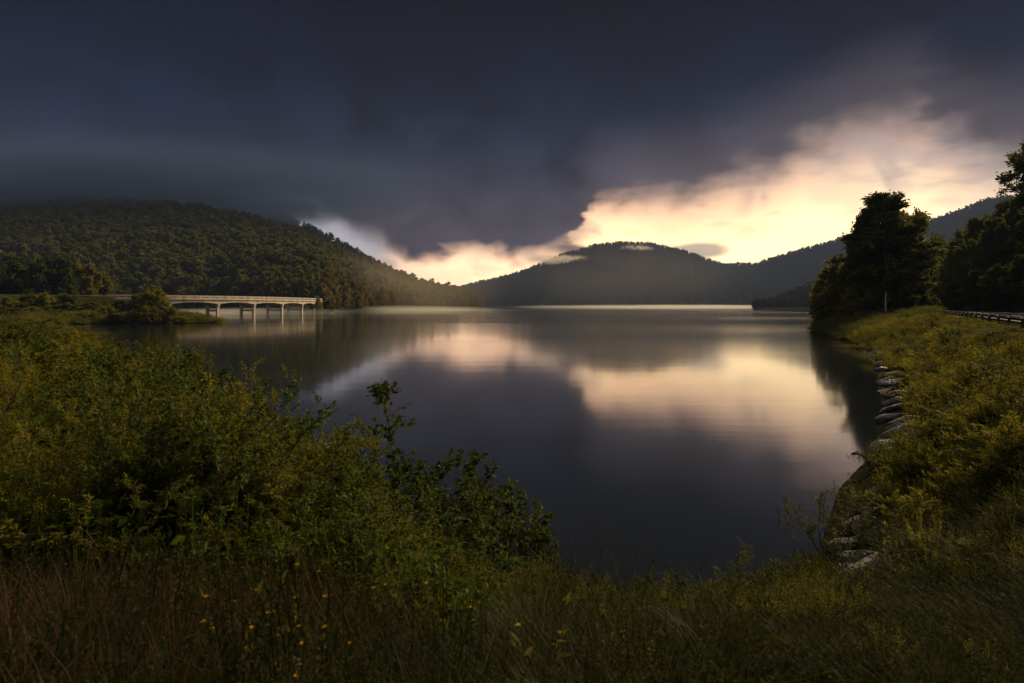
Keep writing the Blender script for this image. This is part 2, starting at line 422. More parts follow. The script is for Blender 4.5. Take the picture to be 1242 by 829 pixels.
def lump_tree(seed, h=12, w=9, n=420, leaf=1.25, mat='tree_far', nl=9, trunk=False):
    """far tree: lobes of leaf clumps, uneven outline"""
    rng = np.random.default_rng(seed)
    V_, F_ = [], []
    C = []
    for i in range(nl):
        a = rng.uniform(0, 6.283); t = (i + .5) / nl
        rr = w * .5 * (.62 - .35 * abs(t - .35)) * rng.uniform(.4, 1)
        C.append((np.array([math.cos(a) * rr, math.sin(a) * rr, h * (.16 + .70 * t)]), w * rng.uniform(.2, .31) * (1.15 - .5 * t)))
    per = n // nl
    P, A = [], []
    for c, r in C:
        d = unit(rng.normal(size=(per, 3))); d[:, 2] = np.where(d[:, 2] < -.4, -d[:, 2], d[:, 2])
        P.append(c + d * r * rng.uniform(.65, 1.08, (per, 1)) * np.array([1, 1, .9]))
        A.append(d * .4 + rng.normal(size=(per, 3)) * .7)
    P = np.concatenate(P); A = np.concatenate(A)
    v, f = leaf_quads(rng, P - unit(A) * leaf * .5, A, leaf * rng.uniform(.6, 1.3, len(P)), .75, up=.6)
    v[:, 2] = np.maximum(v[:, 2], -.3)
    me = mesh_from('crown', v, f, [M[mat]])
    return me

# ------------------------------------------------------------------ scattering of uncountable stuff
def scatter(name, P, rz, sc, idx, meshes, tilt=None):
    P = np.asarray(P, np.float32); n = len(P)
    col = bpy.data.collections.new(name + '_sources')
    for i, me in enumerate(meshes):
        o = bpy.data.objects.new('%s_source_%02d' % (name, i), me); col.objects.link(o)
    me = bpy.data.meshes.new(name)
    me.vertices.add(n); me.vertices.foreach_set('co', P.ravel())
    rot = np.zeros((n, 3), np.float32); rot[:, 2] = rz
    if tilt is not None: rot[:, :2] = tilt
    a = me.attributes.new('rot', 'FLOAT_VECTOR', 'POINT'); a.data.foreach_set('vector', rot.ravel())
    s3 = np.asarray(sc, np.float32); s3 = np.repeat(s3[:, None], 3, 1) if s3.ndim == 1 else s3
    a = me.attributes.new('scl', 'FLOAT_VECTOR', 'POINT'); a.data.foreach_set('vector', s3.astype(np.float32).ravel())
    a = me.attributes.new('idx', 'INT', 'POINT'); a.data.foreach_set('value', np.asarray(idx, np.int32))
    o = obj(name, me)
    ng = bpy.data.node_groups.new(name + '_nodes', 'GeometryNodeTree')
    ng.interface.new_socket('Geometry', in_out='INPUT', socket_type='NodeSocketGeometry')
    ng.interface.new_socket('Geometry', in_out='OUTPUT', socket_type='NodeSocketGeometry')
    gi = ng.nodes.new('NodeGroupInput'); go = ng.nodes.new('NodeGroupOutput')
    ci = ng.nodes.new('GeometryNodeCollectionInfo'); ci.inputs['Collection'].default_value = col
    ci.inputs['Separate Children'].default_value = True; ci.inputs['Reset Children'].default_value = True
    ip = ng.nodes.new('GeometryNodeInstanceOnPoints'); ip.inputs['Pick Instance'].default_value = True
    def named(n_, t):
        q = ng.nodes.new('GeometryNodeInputNamedAttribute'); q.data_type = t; q.inputs['Name'].default_value = n_
        return [s for s in q.outputs if s.name == 'Attribute' and s.enabled][0]
    L(ng, gi.outputs[0], ip.inputs['Points']); L(ng, ci.outputs[0], ip.inputs['Instance'])
    L(ng, named('idx', 'INT'), ip.inputs['Instance Index']); L(ng, named('rot', 'FLOAT_VECTOR'), ip.inputs['Rotation']); L(ng, named('scl', 'FLOAT_VECTOR'), ip.inputs['Scale'])
    L(ng, ip.outputs[0], go.inputs[0])
    md = o.modifiers.new('scatter', 'NODES'); md.node_group = ng
    return o

rng = np.random.default_rng(11)
random.seed(4)

def forest(surf, px0, px1, n, smin, smax, meshes, name, label, cat='woodland', tmax=1.06, keep=None):
    px = rng.uniform(px0, px1, n); t = rng.random(n) ** .8 * tmax
    x, z, h = surf(px, t)
    ok = (h > .2)
    if keep is not None: ok &= keep(px, t, x, z, h)
    x, z, h = x[ok], z[ok], h[ok]; m = len(x)
    s = smin + (smax - smin) * rng.random(m) ** 1.5
    o = scatter(name, np.stack([x, z, h - .6], 1), rng.uniform(0, 6.28, m), np.stack([s, s, s * rng.uniform(.85, 1.2, m)], 1), rng.integers(0, len(meshes), m), meshes)
    return tag(o, label, cat, kind='stuff')

FAR = [lump_tree(100 + i, 12, 9, 400, 1.3, 'tree_far') for i in range(5)]
FARA = [lump_tree(110 + i, 12, 9, 400, 1.3, 'tree_warm_lit') for i in range(4)]
FARC = [lump_tree(120 + i, 13, 8, 330, 1.25, 'tree_cold') for i in range(4)]
def keep_left(px, t, x, z, h):
    clear = (px > 352) & (px < 388) & (t < .055)
    return ~clear
warm_light_share = lambda px, t: np.clip((px - 120) / 500, 0, .75) * np.clip(1.15 - t, .2, 1)  # share of gold-tinted trees, painting warm light on the lower right slope
forest(s_left, -60, 583, 11500, .55, 1.6, FAR, 'woods', 'dense green woods covering the low lit hill behind the bridge', keep=lambda px, t, x, z, h: keep_left(px, t, x, z, h) & (vnoise(x / 25, z / 25) > warm_light_share(px, t)))
forest(s_left, -60, 583, 11500, .55, 1.6, FARA, 'woods', 'trees tinted gold for warm light among the green woods of the low lit hill', keep=lambda px, t, x, z, h: keep_left(px, t, x, z, h) & (vnoise(x / 25, z / 25) <= warm_light_share(px, t)))
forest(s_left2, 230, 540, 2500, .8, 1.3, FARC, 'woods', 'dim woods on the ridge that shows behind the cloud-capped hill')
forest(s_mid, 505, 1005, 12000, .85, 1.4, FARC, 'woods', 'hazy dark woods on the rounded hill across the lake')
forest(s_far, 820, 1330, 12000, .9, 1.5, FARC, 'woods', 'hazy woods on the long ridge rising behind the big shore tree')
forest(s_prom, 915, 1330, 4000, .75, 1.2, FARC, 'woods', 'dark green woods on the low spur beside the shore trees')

# ------------------------------------------------------------------ bridge
def catmull(P, n):
    P = [np.array(p, float) for p in P]; out = []
    Q = [2 * P[0] - P[1]] + P + [2 * P[-1] - P[-2]]
    for i in range(1, len(Q) - 2):
        for k in range(n):
            t = k / n; a, b, c, d = Q[i - 1], Q[i], Q[i + 1], Q[i + 2]
            out.append(.5 * ((2 * b) + (c - a) * t + (2 * a - 5 * b + 4 * c - d) * t * t + (3 * b - a - 3 * c + d) * t ** 3))
    out.append(Q[-2]); return np.array(out)
PIERS = [(-147.5, 243.0), (-136.3, 259), (-128.3, 276), (-123.0, 295), (-121.0, 317), (-120.6, 335)]
ABUT0, ABUT1 = (-163, 229.5), (-122.5, 352)
def bridge():
    root = empty('bridge', (-136, 259, 0))
    tag(root, 'long pale concrete road bridge with arched girders and paired piers', 'bridge')
    off = Vector((-136, 259, 0))
    line = catmull([ABUT0] + PIERS + [ABUT1], 8)
    tg = np.gradient(line, axis=0); tg /= np.linalg.norm(tg, axis=1, keepdims=True)
    nr = np.stack([tg[:, 1], -tg[:, 0]], 1)              # towards the open lake
    top, w = 7.9, 5.0
    def strip(mb, o0, o1, z0, z1, i0=0, i1=None):        # closed bar swept along the line
        i1 = len(line) if i1 is None else i1
        b = len(mb.v)
        for i in range(i0, i1):
            za = z0(i) if callable(z0) else z0
            for o_, z_ in ((o0, za), (o1, za), (o1, z1), (o0, z1)):
                p = line[i] + nr[i] * o_ - np.array(off[:2]); mb.v.append(Vector((p[0], p[1], z_)))
        for i in range(i1 - i0 - 1):
            for k in range(4):
                mb.f.append([b + i * 4 + k, b + i * 4 + (k + 1) % 4, b + i * 4 + 4 + (k + 1) % 4, b + i * 4 + 4 + k])
        mb.f.append([b, b + 3, b + 2, b + 1]); e = b + (i1 - i0 - 1) * 4; mb.f.append([e, e + 1, e + 2, e + 3])
    d = MB(); strip(d, -w, w, top - .45, top); d.build('deck', M['concrete'], root)
    for sgn in (1, -1):
        rl = MB()
        a, c = sorted((sgn * (w - .32), sgn * (w - .05)))
        strip(rl, a, c, top + 1.05, top + 1.4); strip(rl, a, c, top + .01, top + .22)
        for i in range(len(line) - 1):
            for q in range(3):
                p = line[i] + (line[i + 1] - line[i]) * (q / 3) + nr[i] * sgn * (w - .185)
                rl.box((p[0] - off[0], p[1] - off[1], top + .635), (.30, .2, .81), (tg[i][0], tg[i][1], 0))
        rl.build('railing', M['concrete'], root)
    for sgn in (1, .33, -.33, -1):
        for k in range(7):                               # one haunched girder per span
            i0, i1 = k * 8, k * 8 + 9
            g = MB(); o_ = sgn * (w - .75)
            zf = lambda i, i0=i0: top - .5 - 1.0 - .85 * (abs((i - i0) / 8 - .5) * 2) ** 2
            strip(g, o_ - .3, o_ + .3, zf, top - .452, i0, i1)
            g.build('girder', M['concrete'], root)
    for k in range(1, 7):
        i = k * 8; P = line[i]; t = (tg[i][0], tg[i][1], 0)
        lp = Vector((P[0] - off[0], P[1] - off[1], 0)); nn = Vector((nr[i][0], nr[i][1], 0))
        cap = MB(); cap.box(lp + Vector((0, 0, top - 2.78)), (1.2, 9.6, .74), t); pier = cap.build('pier', M['concrete'], root)
        for sgn in (1, -1):
            c = MB(); c.box(lp + nn * sgn * 3.9 + Vector((0, 0, (top - 3.16 - 3) / 2)), (1.15, 1.05, top - 3.16 + 3), t)
            c.build('column', M['concrete'], pier)
        s_ = MB(); s_.box(lp + Vector((0, 0, 2.6)), (.7, 6.74, .8), t); s_.build('cross_beam', M['concrete_dark'], pier)
    for k, P in ((0, line[0]), (1, line[-1])):
        i = 0 if k == 0 else len(line) - 1
        a = MB(); a.box((P[0] - off[0], P[1] - off[1], (top - .46 - 2) / 2), (2.4, 9.4, top - .46 + 2), (tg[i][0], tg[i][1], 0)); a.build('abutment', M['concrete_dark'], root)
    return root
bridge()

# raised road beyond the bridge end, with its guardrail
def embankment():
    L0 = catmull([(-161, 231), (-178, 221), (-215, 212), (-270, 206), (-340, 200)], 8)
    tg = np.gradient(L0, axis=0); tg /= np.linalg.norm(tg, axis=1, keepdims=True); nr = np.stack([tg[:, 1], -tg[:, 0]], 1)
    prof = [(-30, -1), (-6.2, 8.0), (6.2, 8.0), (30, -1)]
    v = []
    for i in range(len(L0)):
        for o_, z in prof: p = L0[i] + nr[i] * o_; v.append((p[0], p[1], z))
    f = [[i * 4 + k, i * 4 + k + 1, i * 4 + 5 + k, i * 4 + 4 + k] for i in range(len(L0) - 1) for k in range(3)]
    f += [[0, 3, 2, 1]]
    tag(obj('embankment', mesh_from('embankment', v, f, [M['soil']])), kind='structure')
    v = []
    for i in range(len(L0)):
        for o_ in (-4.6, 4.6): p = L0[i] + nr[i] * o_; v.append((p[0], p[1], 8.02))
    f = [[i * 2, i * 2 + 1, i * 2 + 3, i * 2 + 2] for i in range(len(L0) - 1)]
    tag(obj('road', mesh_from('road', v, f, [M['asphalt']])), kind='structure')
    # rail on the side towards the lake
    side = 1 if nr[8][1] < 0 else -1
    base = L0[4]
    root = empty('guardrail', (base[0], base[1], 8)); tag(root, 'pale guardrail along the raised road left of the bridge', 'guardrail')
    rb = MB(); pts = [(L0[i] + nr[i] * side * 5.4) for i in range(len(L0))]
    for a, b in zip(pts, pts[1:]):
        m = (a + b) / 2; d = b - a
        rb.box((m[0] - base[0], m[1] - base[1], .78), (float(np.linalg.norm(d)) + .02, .1, .34), (d[0], d[1], 0))
    rb.build('rail', M['galv'], root)
    for a, b in zip(pts, pts[1:]):
        for q in (.25, .75):
            m = a + (b - a) * q; pm = MB(); pm.box((m[0] - base[0], m[1] - base[1], .28), (.16, .14, .62), (1, 0, 0)); pm.build('post', M['steel'], root)
    return L0, nr, side
EMB, EMBN, EMBS = embankment()
EP = []
for i in range(len(EMB) - 1):
    for q in range(26):
        o_ = EMBS * random.uniform(6.6, 22); p = EMB[i] + (EMB[i + 1] - EMB[i]) * random.random() + EMBN[i] * o_
        EP.append((p[0], p[1], 8.0 - (abs(o_) - 6.2) * 9 / 23.8 - .1))
# mown clearing where the bridge lands
cx, cz, ch = s_left(np.array([350, 372, 392, 350, 372, 392]), np.array([.0, .0, .0, .05, .055, .05]))
gx, gy = np.meshgrid(np.linspace(348, 392, 14), np.linspace(.0, .06, 8))
vx, vz, vh = s_left(gx.ravel(), gy.ravel())
ii = np.arange(14 * 8).reshape(8, 14)
tag(obj('meadow', mesh_from('meadow', np.stack([vx, vz, vh + .5], 1), np.stack([ii[:-1, :-1].ravel(), ii[:-1, 1:].ravel(), ii[1:, 1:].ravel(), ii[1:, :-1].ravel()], 1), [M['clearing']], True)), kind='structure')

# ------------------------------------------------------------------ road on the bank, guardrail with reflectors
def bank_road():
    ts = np.arange(-60, 190, 4.0); v = []
    C = lambda t, o: (ROADC[0] + RD[0] * t + RN[0] * o, ROADC[1] + RD[1] * t + RN[1] * o)
    bend = lambda t: max(0, t - 120) ** 2 * .004
    for t in ts:
        for o_ in (-3.5, 3.5): x, y = C(t, o_ + bend(t)); v.append((x, y, 3.62))
    f = [[i * 2, i * 2 + 1, i * 2 + 3, i * 2 + 2] for i in range(len(ts) - 1)]
    tag(obj('road', mesh_from('road', v, f, [M['asphalt']])), kind='structure')
    for nm, oo in (('edge_line', (-3.15, -3.03)), ('edge_line', (3.03, 3.15)), ('centre_line', (-.17, -.06)), ('centre_line', (.06, .17))):
        v = []
        for t in ts:
            for o_ in oo: x, y = C(t, o_ + bend(t)); v.append((x, y, 3.626))
        tag(obj('road_marking', mesh_from(nm, v, f, [M['paint']])), kind='structure')
    x0, y0 = C(4, -4.35)
    root = empty('guardrail', (x0, y0, 3.55)); tag(root, 'low box-beam guardrail with white reflectors along the bank road', 'guardrail')
    rb = MB(); n = 0
    for t in np.arange(-22, 96, 4.0):
        x, y = C(t, -4.35); g = ht(x, y)
        p = MB(); p.box((x - x0, y - y0, g - 3.55 + .12), (.1, .12, .8), (RD[0], RD[1], 0)); po = p.build('post', M['steel'], root)
        q = MB(); q.box((x - x0 - RD[0] * .07 - RN[0] * .04, y - y0 - RD[1] * .07 - RN[1] * .04, .45), (.03, .12, .1), (RD[0], RD[1], 0)); q.build('reflector', M['white'], po)
    a = C(-22, -4.22); b = C(95, -4.22)
    rb.box(((a[0] + b[0]) / 2 - x0, (a[1] + b[1]) / 2 - y0, .36), (117, .12, .13), (RD[0], RD[1], 0)); rb.build('rail', M['steel'], root)
bank_road()

# ------------------------------------------------------------------ trees by copy
PROTO = {}
def place(kind, meshes, name, parts, x, y, z, rz, s, label, cat, group=None):
    """first call of a kind makes the thing, later ones copy it and its parts"""
    if kind not in PROTO:
        root = empty(name); ch = [obj(pn, me, root) for pn, me in zip(parts, meshes())]
        PROTO[kind] = (root, ch); r = root
    else:
        src, ch = PROTO[kind]
        r = src.copy(); COL.objects.link(r)
        for c in ch:
            q = c.copy(); COL.objects.link(q); q.parent = r
    r.location = (x, y, z); r.rotation_euler = (0, 0, rz); r.scale = s if hasattr(s, '__len__') else (s, s, s)
    for k in ('label', 'category', 'group'):
        if k in r: del r[k]
    tag(r, label, cat, group)
    return r

# big tree and the lower trees of the point on the right shore
def tree(kind, fn, px, base_y, y, top_py, width, label, group=None, z=None, h0=None, rz=None):
    x = U(px) * y; z = ht(x, y) - .15 if z is None else z
    H = EYE + V(top_py) * y - z
    s = H / h0
    return place(kind, fn, 'tree', ('crown', 'trunk'), x, y, z, rng.uniform(0, 6.28) if rz is None else rz, (width / 10.0, width / 10.0, s), label, 'tree', group)

BIG = lambda: tree_meshes(33, 24, 10, .38, 38, 5, .42, .62, 'tree_near', .12, ((8, .42, 50, .25), (6, .5, 48, .2)))
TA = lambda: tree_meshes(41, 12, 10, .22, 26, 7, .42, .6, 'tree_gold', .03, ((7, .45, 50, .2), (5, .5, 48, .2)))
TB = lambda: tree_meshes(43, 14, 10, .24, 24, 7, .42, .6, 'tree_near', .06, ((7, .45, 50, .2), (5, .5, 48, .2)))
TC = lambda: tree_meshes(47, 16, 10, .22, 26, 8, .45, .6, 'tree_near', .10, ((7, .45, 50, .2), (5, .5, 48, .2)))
GP = 'trees on the wooded point'
tree('big', BIG, 1075, 395, 97, 236, 17, 'tallest tree on the point, its open crown dark against the bright sky', GP, h0=24)
tree('tb', TB, 1050, 395, 101, 262, 9, 'tall dark tree pressed against the left side of the tallest one', GP, h0=14)
tree('tb', TB, 1104, 393, 100, 258, 9.5, 'tall dark tree pressed against the right side of the tallest one', GP, h0=14)
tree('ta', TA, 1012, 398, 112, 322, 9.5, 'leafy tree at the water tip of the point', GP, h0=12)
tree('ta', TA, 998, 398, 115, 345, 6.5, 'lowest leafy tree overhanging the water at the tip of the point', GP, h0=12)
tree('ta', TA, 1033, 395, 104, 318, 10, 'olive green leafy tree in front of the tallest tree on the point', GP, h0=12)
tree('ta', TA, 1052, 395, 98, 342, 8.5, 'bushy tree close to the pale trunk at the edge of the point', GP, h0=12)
tree('tb', TB, 1045, 395, 112, 292, 9, 'dark rounded tree filling the left flank of the tallest tree', GP, h0=14)
tree('tb', TB, 1103, 392, 104, 300, 9, 'dark rounded tree on the road side of the tallest tree', GP, h0=14)
tree('tb', TB, 1092, 392, 93, 330, 8, 'small dark tree under the tallest tree beside the road', GP, h0=14)
# pale dead trunk
def snag():
    x = U(1074) * 88; y = 88; z = ht(x, y)
    root = empty('dead_trunk', (x, y, z)); tag(root, 'thin pale bare trunk standing in front of the trees on the point', 'dead tree')
    t = MB(); t.tube([(0, 0, -.2), (.05, 0, 1.2), (.02, .05, 2.6), (.1, 0, 4.2)], [.16, .13, .11, .06], 8); t.build('trunk', M['palebark'], root, True)
    b = MB(); b.tube([(.03, 0, 2.2), (.5, .1, 2.9), (.8, .1, 3.4)], [.05, .035, .015], 5); b.build('branch', M['palebark'], root, True)
snag()
# trees of the dark roadside slope on the right
GS = 'trees on the dark roadside slope'
SLOPE = [(1128, 165, 332, 9, 'tb'), (1140, 150, 312, 9, 'tc'), (1152, 170, 292, 10, 'tb'), (1163, 138, 288, 9, 'tc'), (1172, 160, 272, 11, 'tb'), (1186, 132, 262, 10, 'tc'),
         (1196, 150, 250, 11, 'tb'), (1208, 122, 252, 9, 'tc'), (1222, 140, 232, 11, 'tb'), (1238, 118, 228, 10, 'tc'), (1252, 132, 214, 11, 'tb'), (1270, 108, 222, 10, 'tc'),
         (1215, 100, 318, 7, 'tb'), (1185, 112, 325, 7, 'tc'), (1158, 122, 340, 6, 'tb'), (1245, 92, 305, 7, 'tc'), (1290, 120, 205, 11, 'tb'), (1310, 100, 200, 11, 'tc'),
         (1136, 128, 352, 6, 'tc'), (1270, 80, 300, 6, 'tb')]
for i, (px, y, tp, w, k) in enumerate(SLOPE):
    tree(k, TB if k == 'tb' else TC, px, 0, y, tp + (14 if px >= 1190 and tp < 260 else 4), w, 'dark leafy tree crowded into the shaded slope above the bank road', GS, h0=14 if k == 'tb' else 16)
tree('edge', lambda: tree_meshes(53, 22, 10, .34, 22, 7, .38, .6, 'tree_near', .6, ((6, .5, 48, .3), (5, .5, 48, .25))), 1272, 0, 76, 158, 12.5, 'tall tree at the edge of the view holding out open leafy boughs', GS, h0=22, rz=.4)

# row of big trees along the raised road on the left
GR = 'trees along the raised road'
ROW = [(-38, 232, 316), (-8, 226, 318), (22, 236, 314), (48, 232, 316), (74, 238, 313), (92, 244, 315), (110, 236, 322), (124, 250, 330), (8, 250, 312), (60, 252, 313)]
RL = ['wide dark tree at the far left end of the roadside row', 'second dark tree from the left edge in the roadside row', 'dark round tree left of the twin crowns in the roadside row', 'broad dark tree at the middle of the roadside row',
      'tallest dark tree in the roadside row by the bridge', 'dark tree next to the yellowish one in the roadside row', 'yellowish tree near the bridge end of the roadside row', 'smallest tree ending the roadside row towards the bridge',
      'dark tree standing behind the left part of the roadside row', 'dark tree standing behind the middle of the roadside row']
for (px, y, tp), lb in zip(ROW, RL):
    k = 'rg' if 'yellowish' in lb or 'smallest' in lb else 'rd'
    fn = (lambda: tree_meshes(61, 15, 10, .3, 22, 5, .8, .7, 'tree_gold', .05, ((6, .45, 50, .2), (5, .5, 48, .2)))) if k == 'rg' else (lambda: tree_meshes(62, 15, 10, .3, 24, 5, .8, .7, 'leaf_dark', .04, ((6, .45, 50, .2), (5, .5, 48, .2))))
    tree(k, fn, px, 0, y, tp, 11 if k == 'rd' else 8.5, lb, GR, z=6.0 if y < 240 else 4.0, h0=15)

# bushes of the low peninsula in front of the bridge
GB = 'bushes on the low peninsula'
BUSH = lambda: tree_meshes(71, 8, 10, .2, 26, 6, .42, .55, 'leaf_olive', .0, ((7, .45, 52, .15), (5, .5, 50, .2)))
BUSHG = lambda: tree_meshes(72, 8, 10, .2, 26, 6, .40, .55, 'leaf_gold', .0, ((7, .45, 52, .15), (5, .5, 50, .2)))
PEN = [(188, 150, 348, 9.5, 'bg', 'tallest round bush at the lake end of the low peninsula'), (170, 158, 357, 8, 'bb', 'dark bush just left of the tallest peninsula bush'),
       (206, 149, 372, 5, 'bg', 'small yellowish bush at the foot of the tallest peninsula bush'), (150, 160, 364, 8, 'bb', 'middle bush of the low peninsula, level with the road'),
       (130, 152, 372, 6, 'bg', 'low yellowish bush near the water in front of the peninsula'), (112, 160, 366, 8, 'bb', 'loose green bush behind the low yellowish peninsula bush'),
       (84, 156, 357, 8.5, 'bb', 'dark domed bush on the peninsula below the dark roadside trees'), (66, 150, 376, 6, 'bb', 'dark low bush at the inlet edge of the peninsula'),
       (52, 162, 356, 8, 'bg', 'pale green bush beside the dark domed peninsula bush'), (32, 160, 357, 8.5, 'bb', 'rounded bush near the root of the peninsula'),
       (8, 156, 360, 9, 'bg', 'wide bush where the peninsula leaves the picture'), (-14, 150, 364, 9, 'bb', 'leftmost bush of the peninsula cut by the picture edge')]
PEN += [(222, 151, 384, 4, 'bg', 'lowest yellowish bush at the very tip of the peninsula'), (186, 146, 380, 4.5, 'bb', 'low bush at the waterline below the tallest peninsula bush'), (160, 147, 378, 5, 'bg', 'low yellowish bush along the waterline left of the tallest bush'), (138, 146, 381, 4.5, 'bb', 'low dark bush on the waterline at the middle of the peninsula'),
        (116, 147, 379, 5, 'bg', 'low spreading bush by the water near the inlet'), (96, 148, 380, 4.5, 'bb', 'dark low bush beside the mouth of the inlet'), (40, 150, 372, 6, 'bg', 'low pale bush in front of the pale green peninsula bush'), (14, 146, 374, 7, 'bb', 'low dark bush at the root of the peninsula'), ]
PEN += [(384, 338, 360, 9, 'bg', 'rounded bush at the far landing of the bridge'), (397, 352, 364, 10, 'bb', 'olive bush on the shore just past the far landing of the bridge'), (374, 372, 366, 9, 'bb', 'bush under the far end of the bridge')]
for px, y, tp, w, k, lb in PEN:
    x = U(px) * y; z = max(ht(x, y), .1) - .2
    H = EYE + V(tp) * y - z
    place(k, BUSH if k == 'bb' else BUSHG, 'bush', ('foliage', 'stems'), x, y, z, rng.uniform(0, 6.28), (w / 10, w / 10, H / 8), lb, 'bush', GB if px < 300 else None)

# ------------------------------------------------------------------ near plants
OUT = [(-200, 372), (0, 384), (60, 398), (130, 414), (200, 424), (240, 440), (270, 462), (290, 485), (340, 510), (400, 525), (430, 545), (470, 566), (560, 575), (600, 600), (640, 640), (655, 695), (700, 738), (760, 750), (830, 745),
       (880, 738), (960, 722), (985, 690), (1005, 640), (1050, 606), (1085, 552), (1105, 520), (1112, 470), (1118, 440), (1130, 388), (1242, 412), (1400, 430)]
def out_cap(px): return interp(OUT, px)
LOWCAP = [(420, 0), (440, 600), (480, 625), (530, 652), (580, 680), (640, 705), (690, 712), (700, 0)]     # growth in front of the dark middle bushes stays low

def weed(seed, h=1.0, n=7, mat='leaf_gold', bloom=None, leaf=.065, asp=.24):
    """a clump of upright leafy stalks"""
    rng = np.random.default_rng(seed); V_, F_, FM = [], [], []; b = 0
    for i in range(n):
        a = rng.uniform(0, 6.28); q = rng.uniform(0, .22)
        p = np.array([math.cos(a) * q, math.sin(a) * q, -.05]); hh = h * rng.uniform(.65, 1.05)
        d = np.array([math.cos(a) * .22, math.sin(a) * .22, 1.0]) + rng.normal(size=3) * .06
        pts = [p]; k = 6
        for j in range(k): d = d + rng.normal(size=3) * .06; d /= np.linalg.norm(d); pts.append(pts[-1] + d * hh / k)
        pts = np.array(pts)
        nl = int(40 * hh)
        t = rng.uniform(.15, 1, nl); i0 = np.minimum((t * k).astype(int), k - 1)
        P = pts[i0] + (pts[i0 + 1] - pts[i0]) * (t * k - i0)[:, None]
        A = rng.normal(size=(nl, 3)); A[:, 2] = np.abs(A[:, 2]) * .5 + .35
        v, f = leaf_quads(rng, P, A, leaf * rng.uniform(.7, 1.3, nl) * (1.25 - .6 * t), asp, up=1.2)
        V_.append(v); F_.append(f + b); FM += [0] * len(f); b += len(v)
        st = np.array([pts[0], pts[-1]]); w = .0035      # stalk as a thin ribbon pair
        for dx in (np.array([w, 0, 0]), np.array([0, w, 0])):
            m = len(pts); vv = np.concatenate([pts - dx, pts + dx]); ff = np.array([[j, j + 1, m + j + 1, m + j] for j in range(m - 1)])
            V_.append(vv); F_.append(ff + b); FM += [0] * len(ff); b += len(vv)
        if bloom and rng.random() < bloom:
            nb = 26; P = pts[-1] + np.stack([rng.normal(size=nb) * .035, rng.normal(size=nb) * .035, -rng.random(nb) * .16], 1)
            v, f = leaf_quads(rng, P, rng.normal(size=(nb, 3)), .02 * np.ones(nb), .6)
            V_.append(v); F_.append(f + b); FM += [1] * len(f); b += len(v)
    return mesh_from('weed', np.concatenate(V_), np.concatenate(F_), [M[mat], M['goldenrod']], fm=FM)

def tuft(seed, h=.7, n=46, mat='grass', spread=.16, head=0):
    rng = np.random.default_rng(seed); V_, F_ = [], []; b = 0; k = 5
    for i in range(n):
        a = rng.uniform(0, 6.28); q = rng.random() ** .6 * spread
        p = np.array([math.cos(a) * q, math.sin(a) * q, -.04]); hh = h * rng.uniform(.5, 1.1); bend = rng.uniform(.15, 1.1)
        az = a + rng.normal() * .7; dr = np.array([math.cos(az), math.sin(az), 0]); sd = np.array([-dr[1], dr[0], 0])
        w = rng.uniform(.003, .0055)
        t = np.linspace(0, 1, k + 1)[:, None]
        c = p + dr * bend * hh * .7 * t ** 2 + np.array([0, 0, 1]) * hh * (t - .28 * bend * t ** 2.5)
        wd = w * (1 - t ** 2 * .92)
        V_.append(np.concatenate([c - sd * wd, c + sd * wd])); m = k + 1
        F_.append(np.array([[j, m + j, m + j + 1, j + 1] for j in range(k)]) + b); b += 2 * m
    return mesh_from('tuft', np.concatenate(V_), np.concatenate(F_), [M[mat]])

def clump(seed, mat, r=.5, h=.55, n=190, leaf=.075, asp=.45):
    rng = np.random.default_rng(seed)
    C = np.stack([rng.normal(size=7) * r * .5, rng.normal(size=7) * r * .5, rng.uniform(.1, .7, 7) * h], 1)
    k = rng.integers(0, 7, n); d = unit(rng.normal(size=(n, 3))); d[:, 2] = np.abs(d[:, 2])
    P = C[k] + d * rng.uniform(.4, 1, (n, 1)) * r * .42
    A = d * .5 + rng.normal(size=(n, 3)) * .6; A[:, 2] += .25
    v, f = leaf_quads(rng, P, A, leaf * rng.uniform(.6, 1.35, n), asp, up=.9)
    return mesh_from('clump', v, f, [M[mat]])
CG = [clump(250 + i, 'leaf_gold') for i in range(4)]
CO = [clump(256 + i, 'leaf_olive', asp=.38) for i in range(3)]
CD = [clump(262 + i, 'leaf_mid', leaf=.085) for i in range(3)]
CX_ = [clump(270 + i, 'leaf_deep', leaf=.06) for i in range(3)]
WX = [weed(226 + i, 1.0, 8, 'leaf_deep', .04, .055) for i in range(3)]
WG = [weed(200 + i, 1.0, 8, 'leaf_gold', .35) for i in range(4)]
WM = [weed(210 + i, 1.0, 8, 'leaf_mid', .06) for i in range(4)]
WO = [weed(220 + i, .9, 9, 'leaf_olive', .1, .055, .3) for i in range(3)]
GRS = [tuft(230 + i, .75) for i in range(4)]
DRY = [tuft(240 + i, .8, 30, 'drygrass', .2) for i in range(3)]

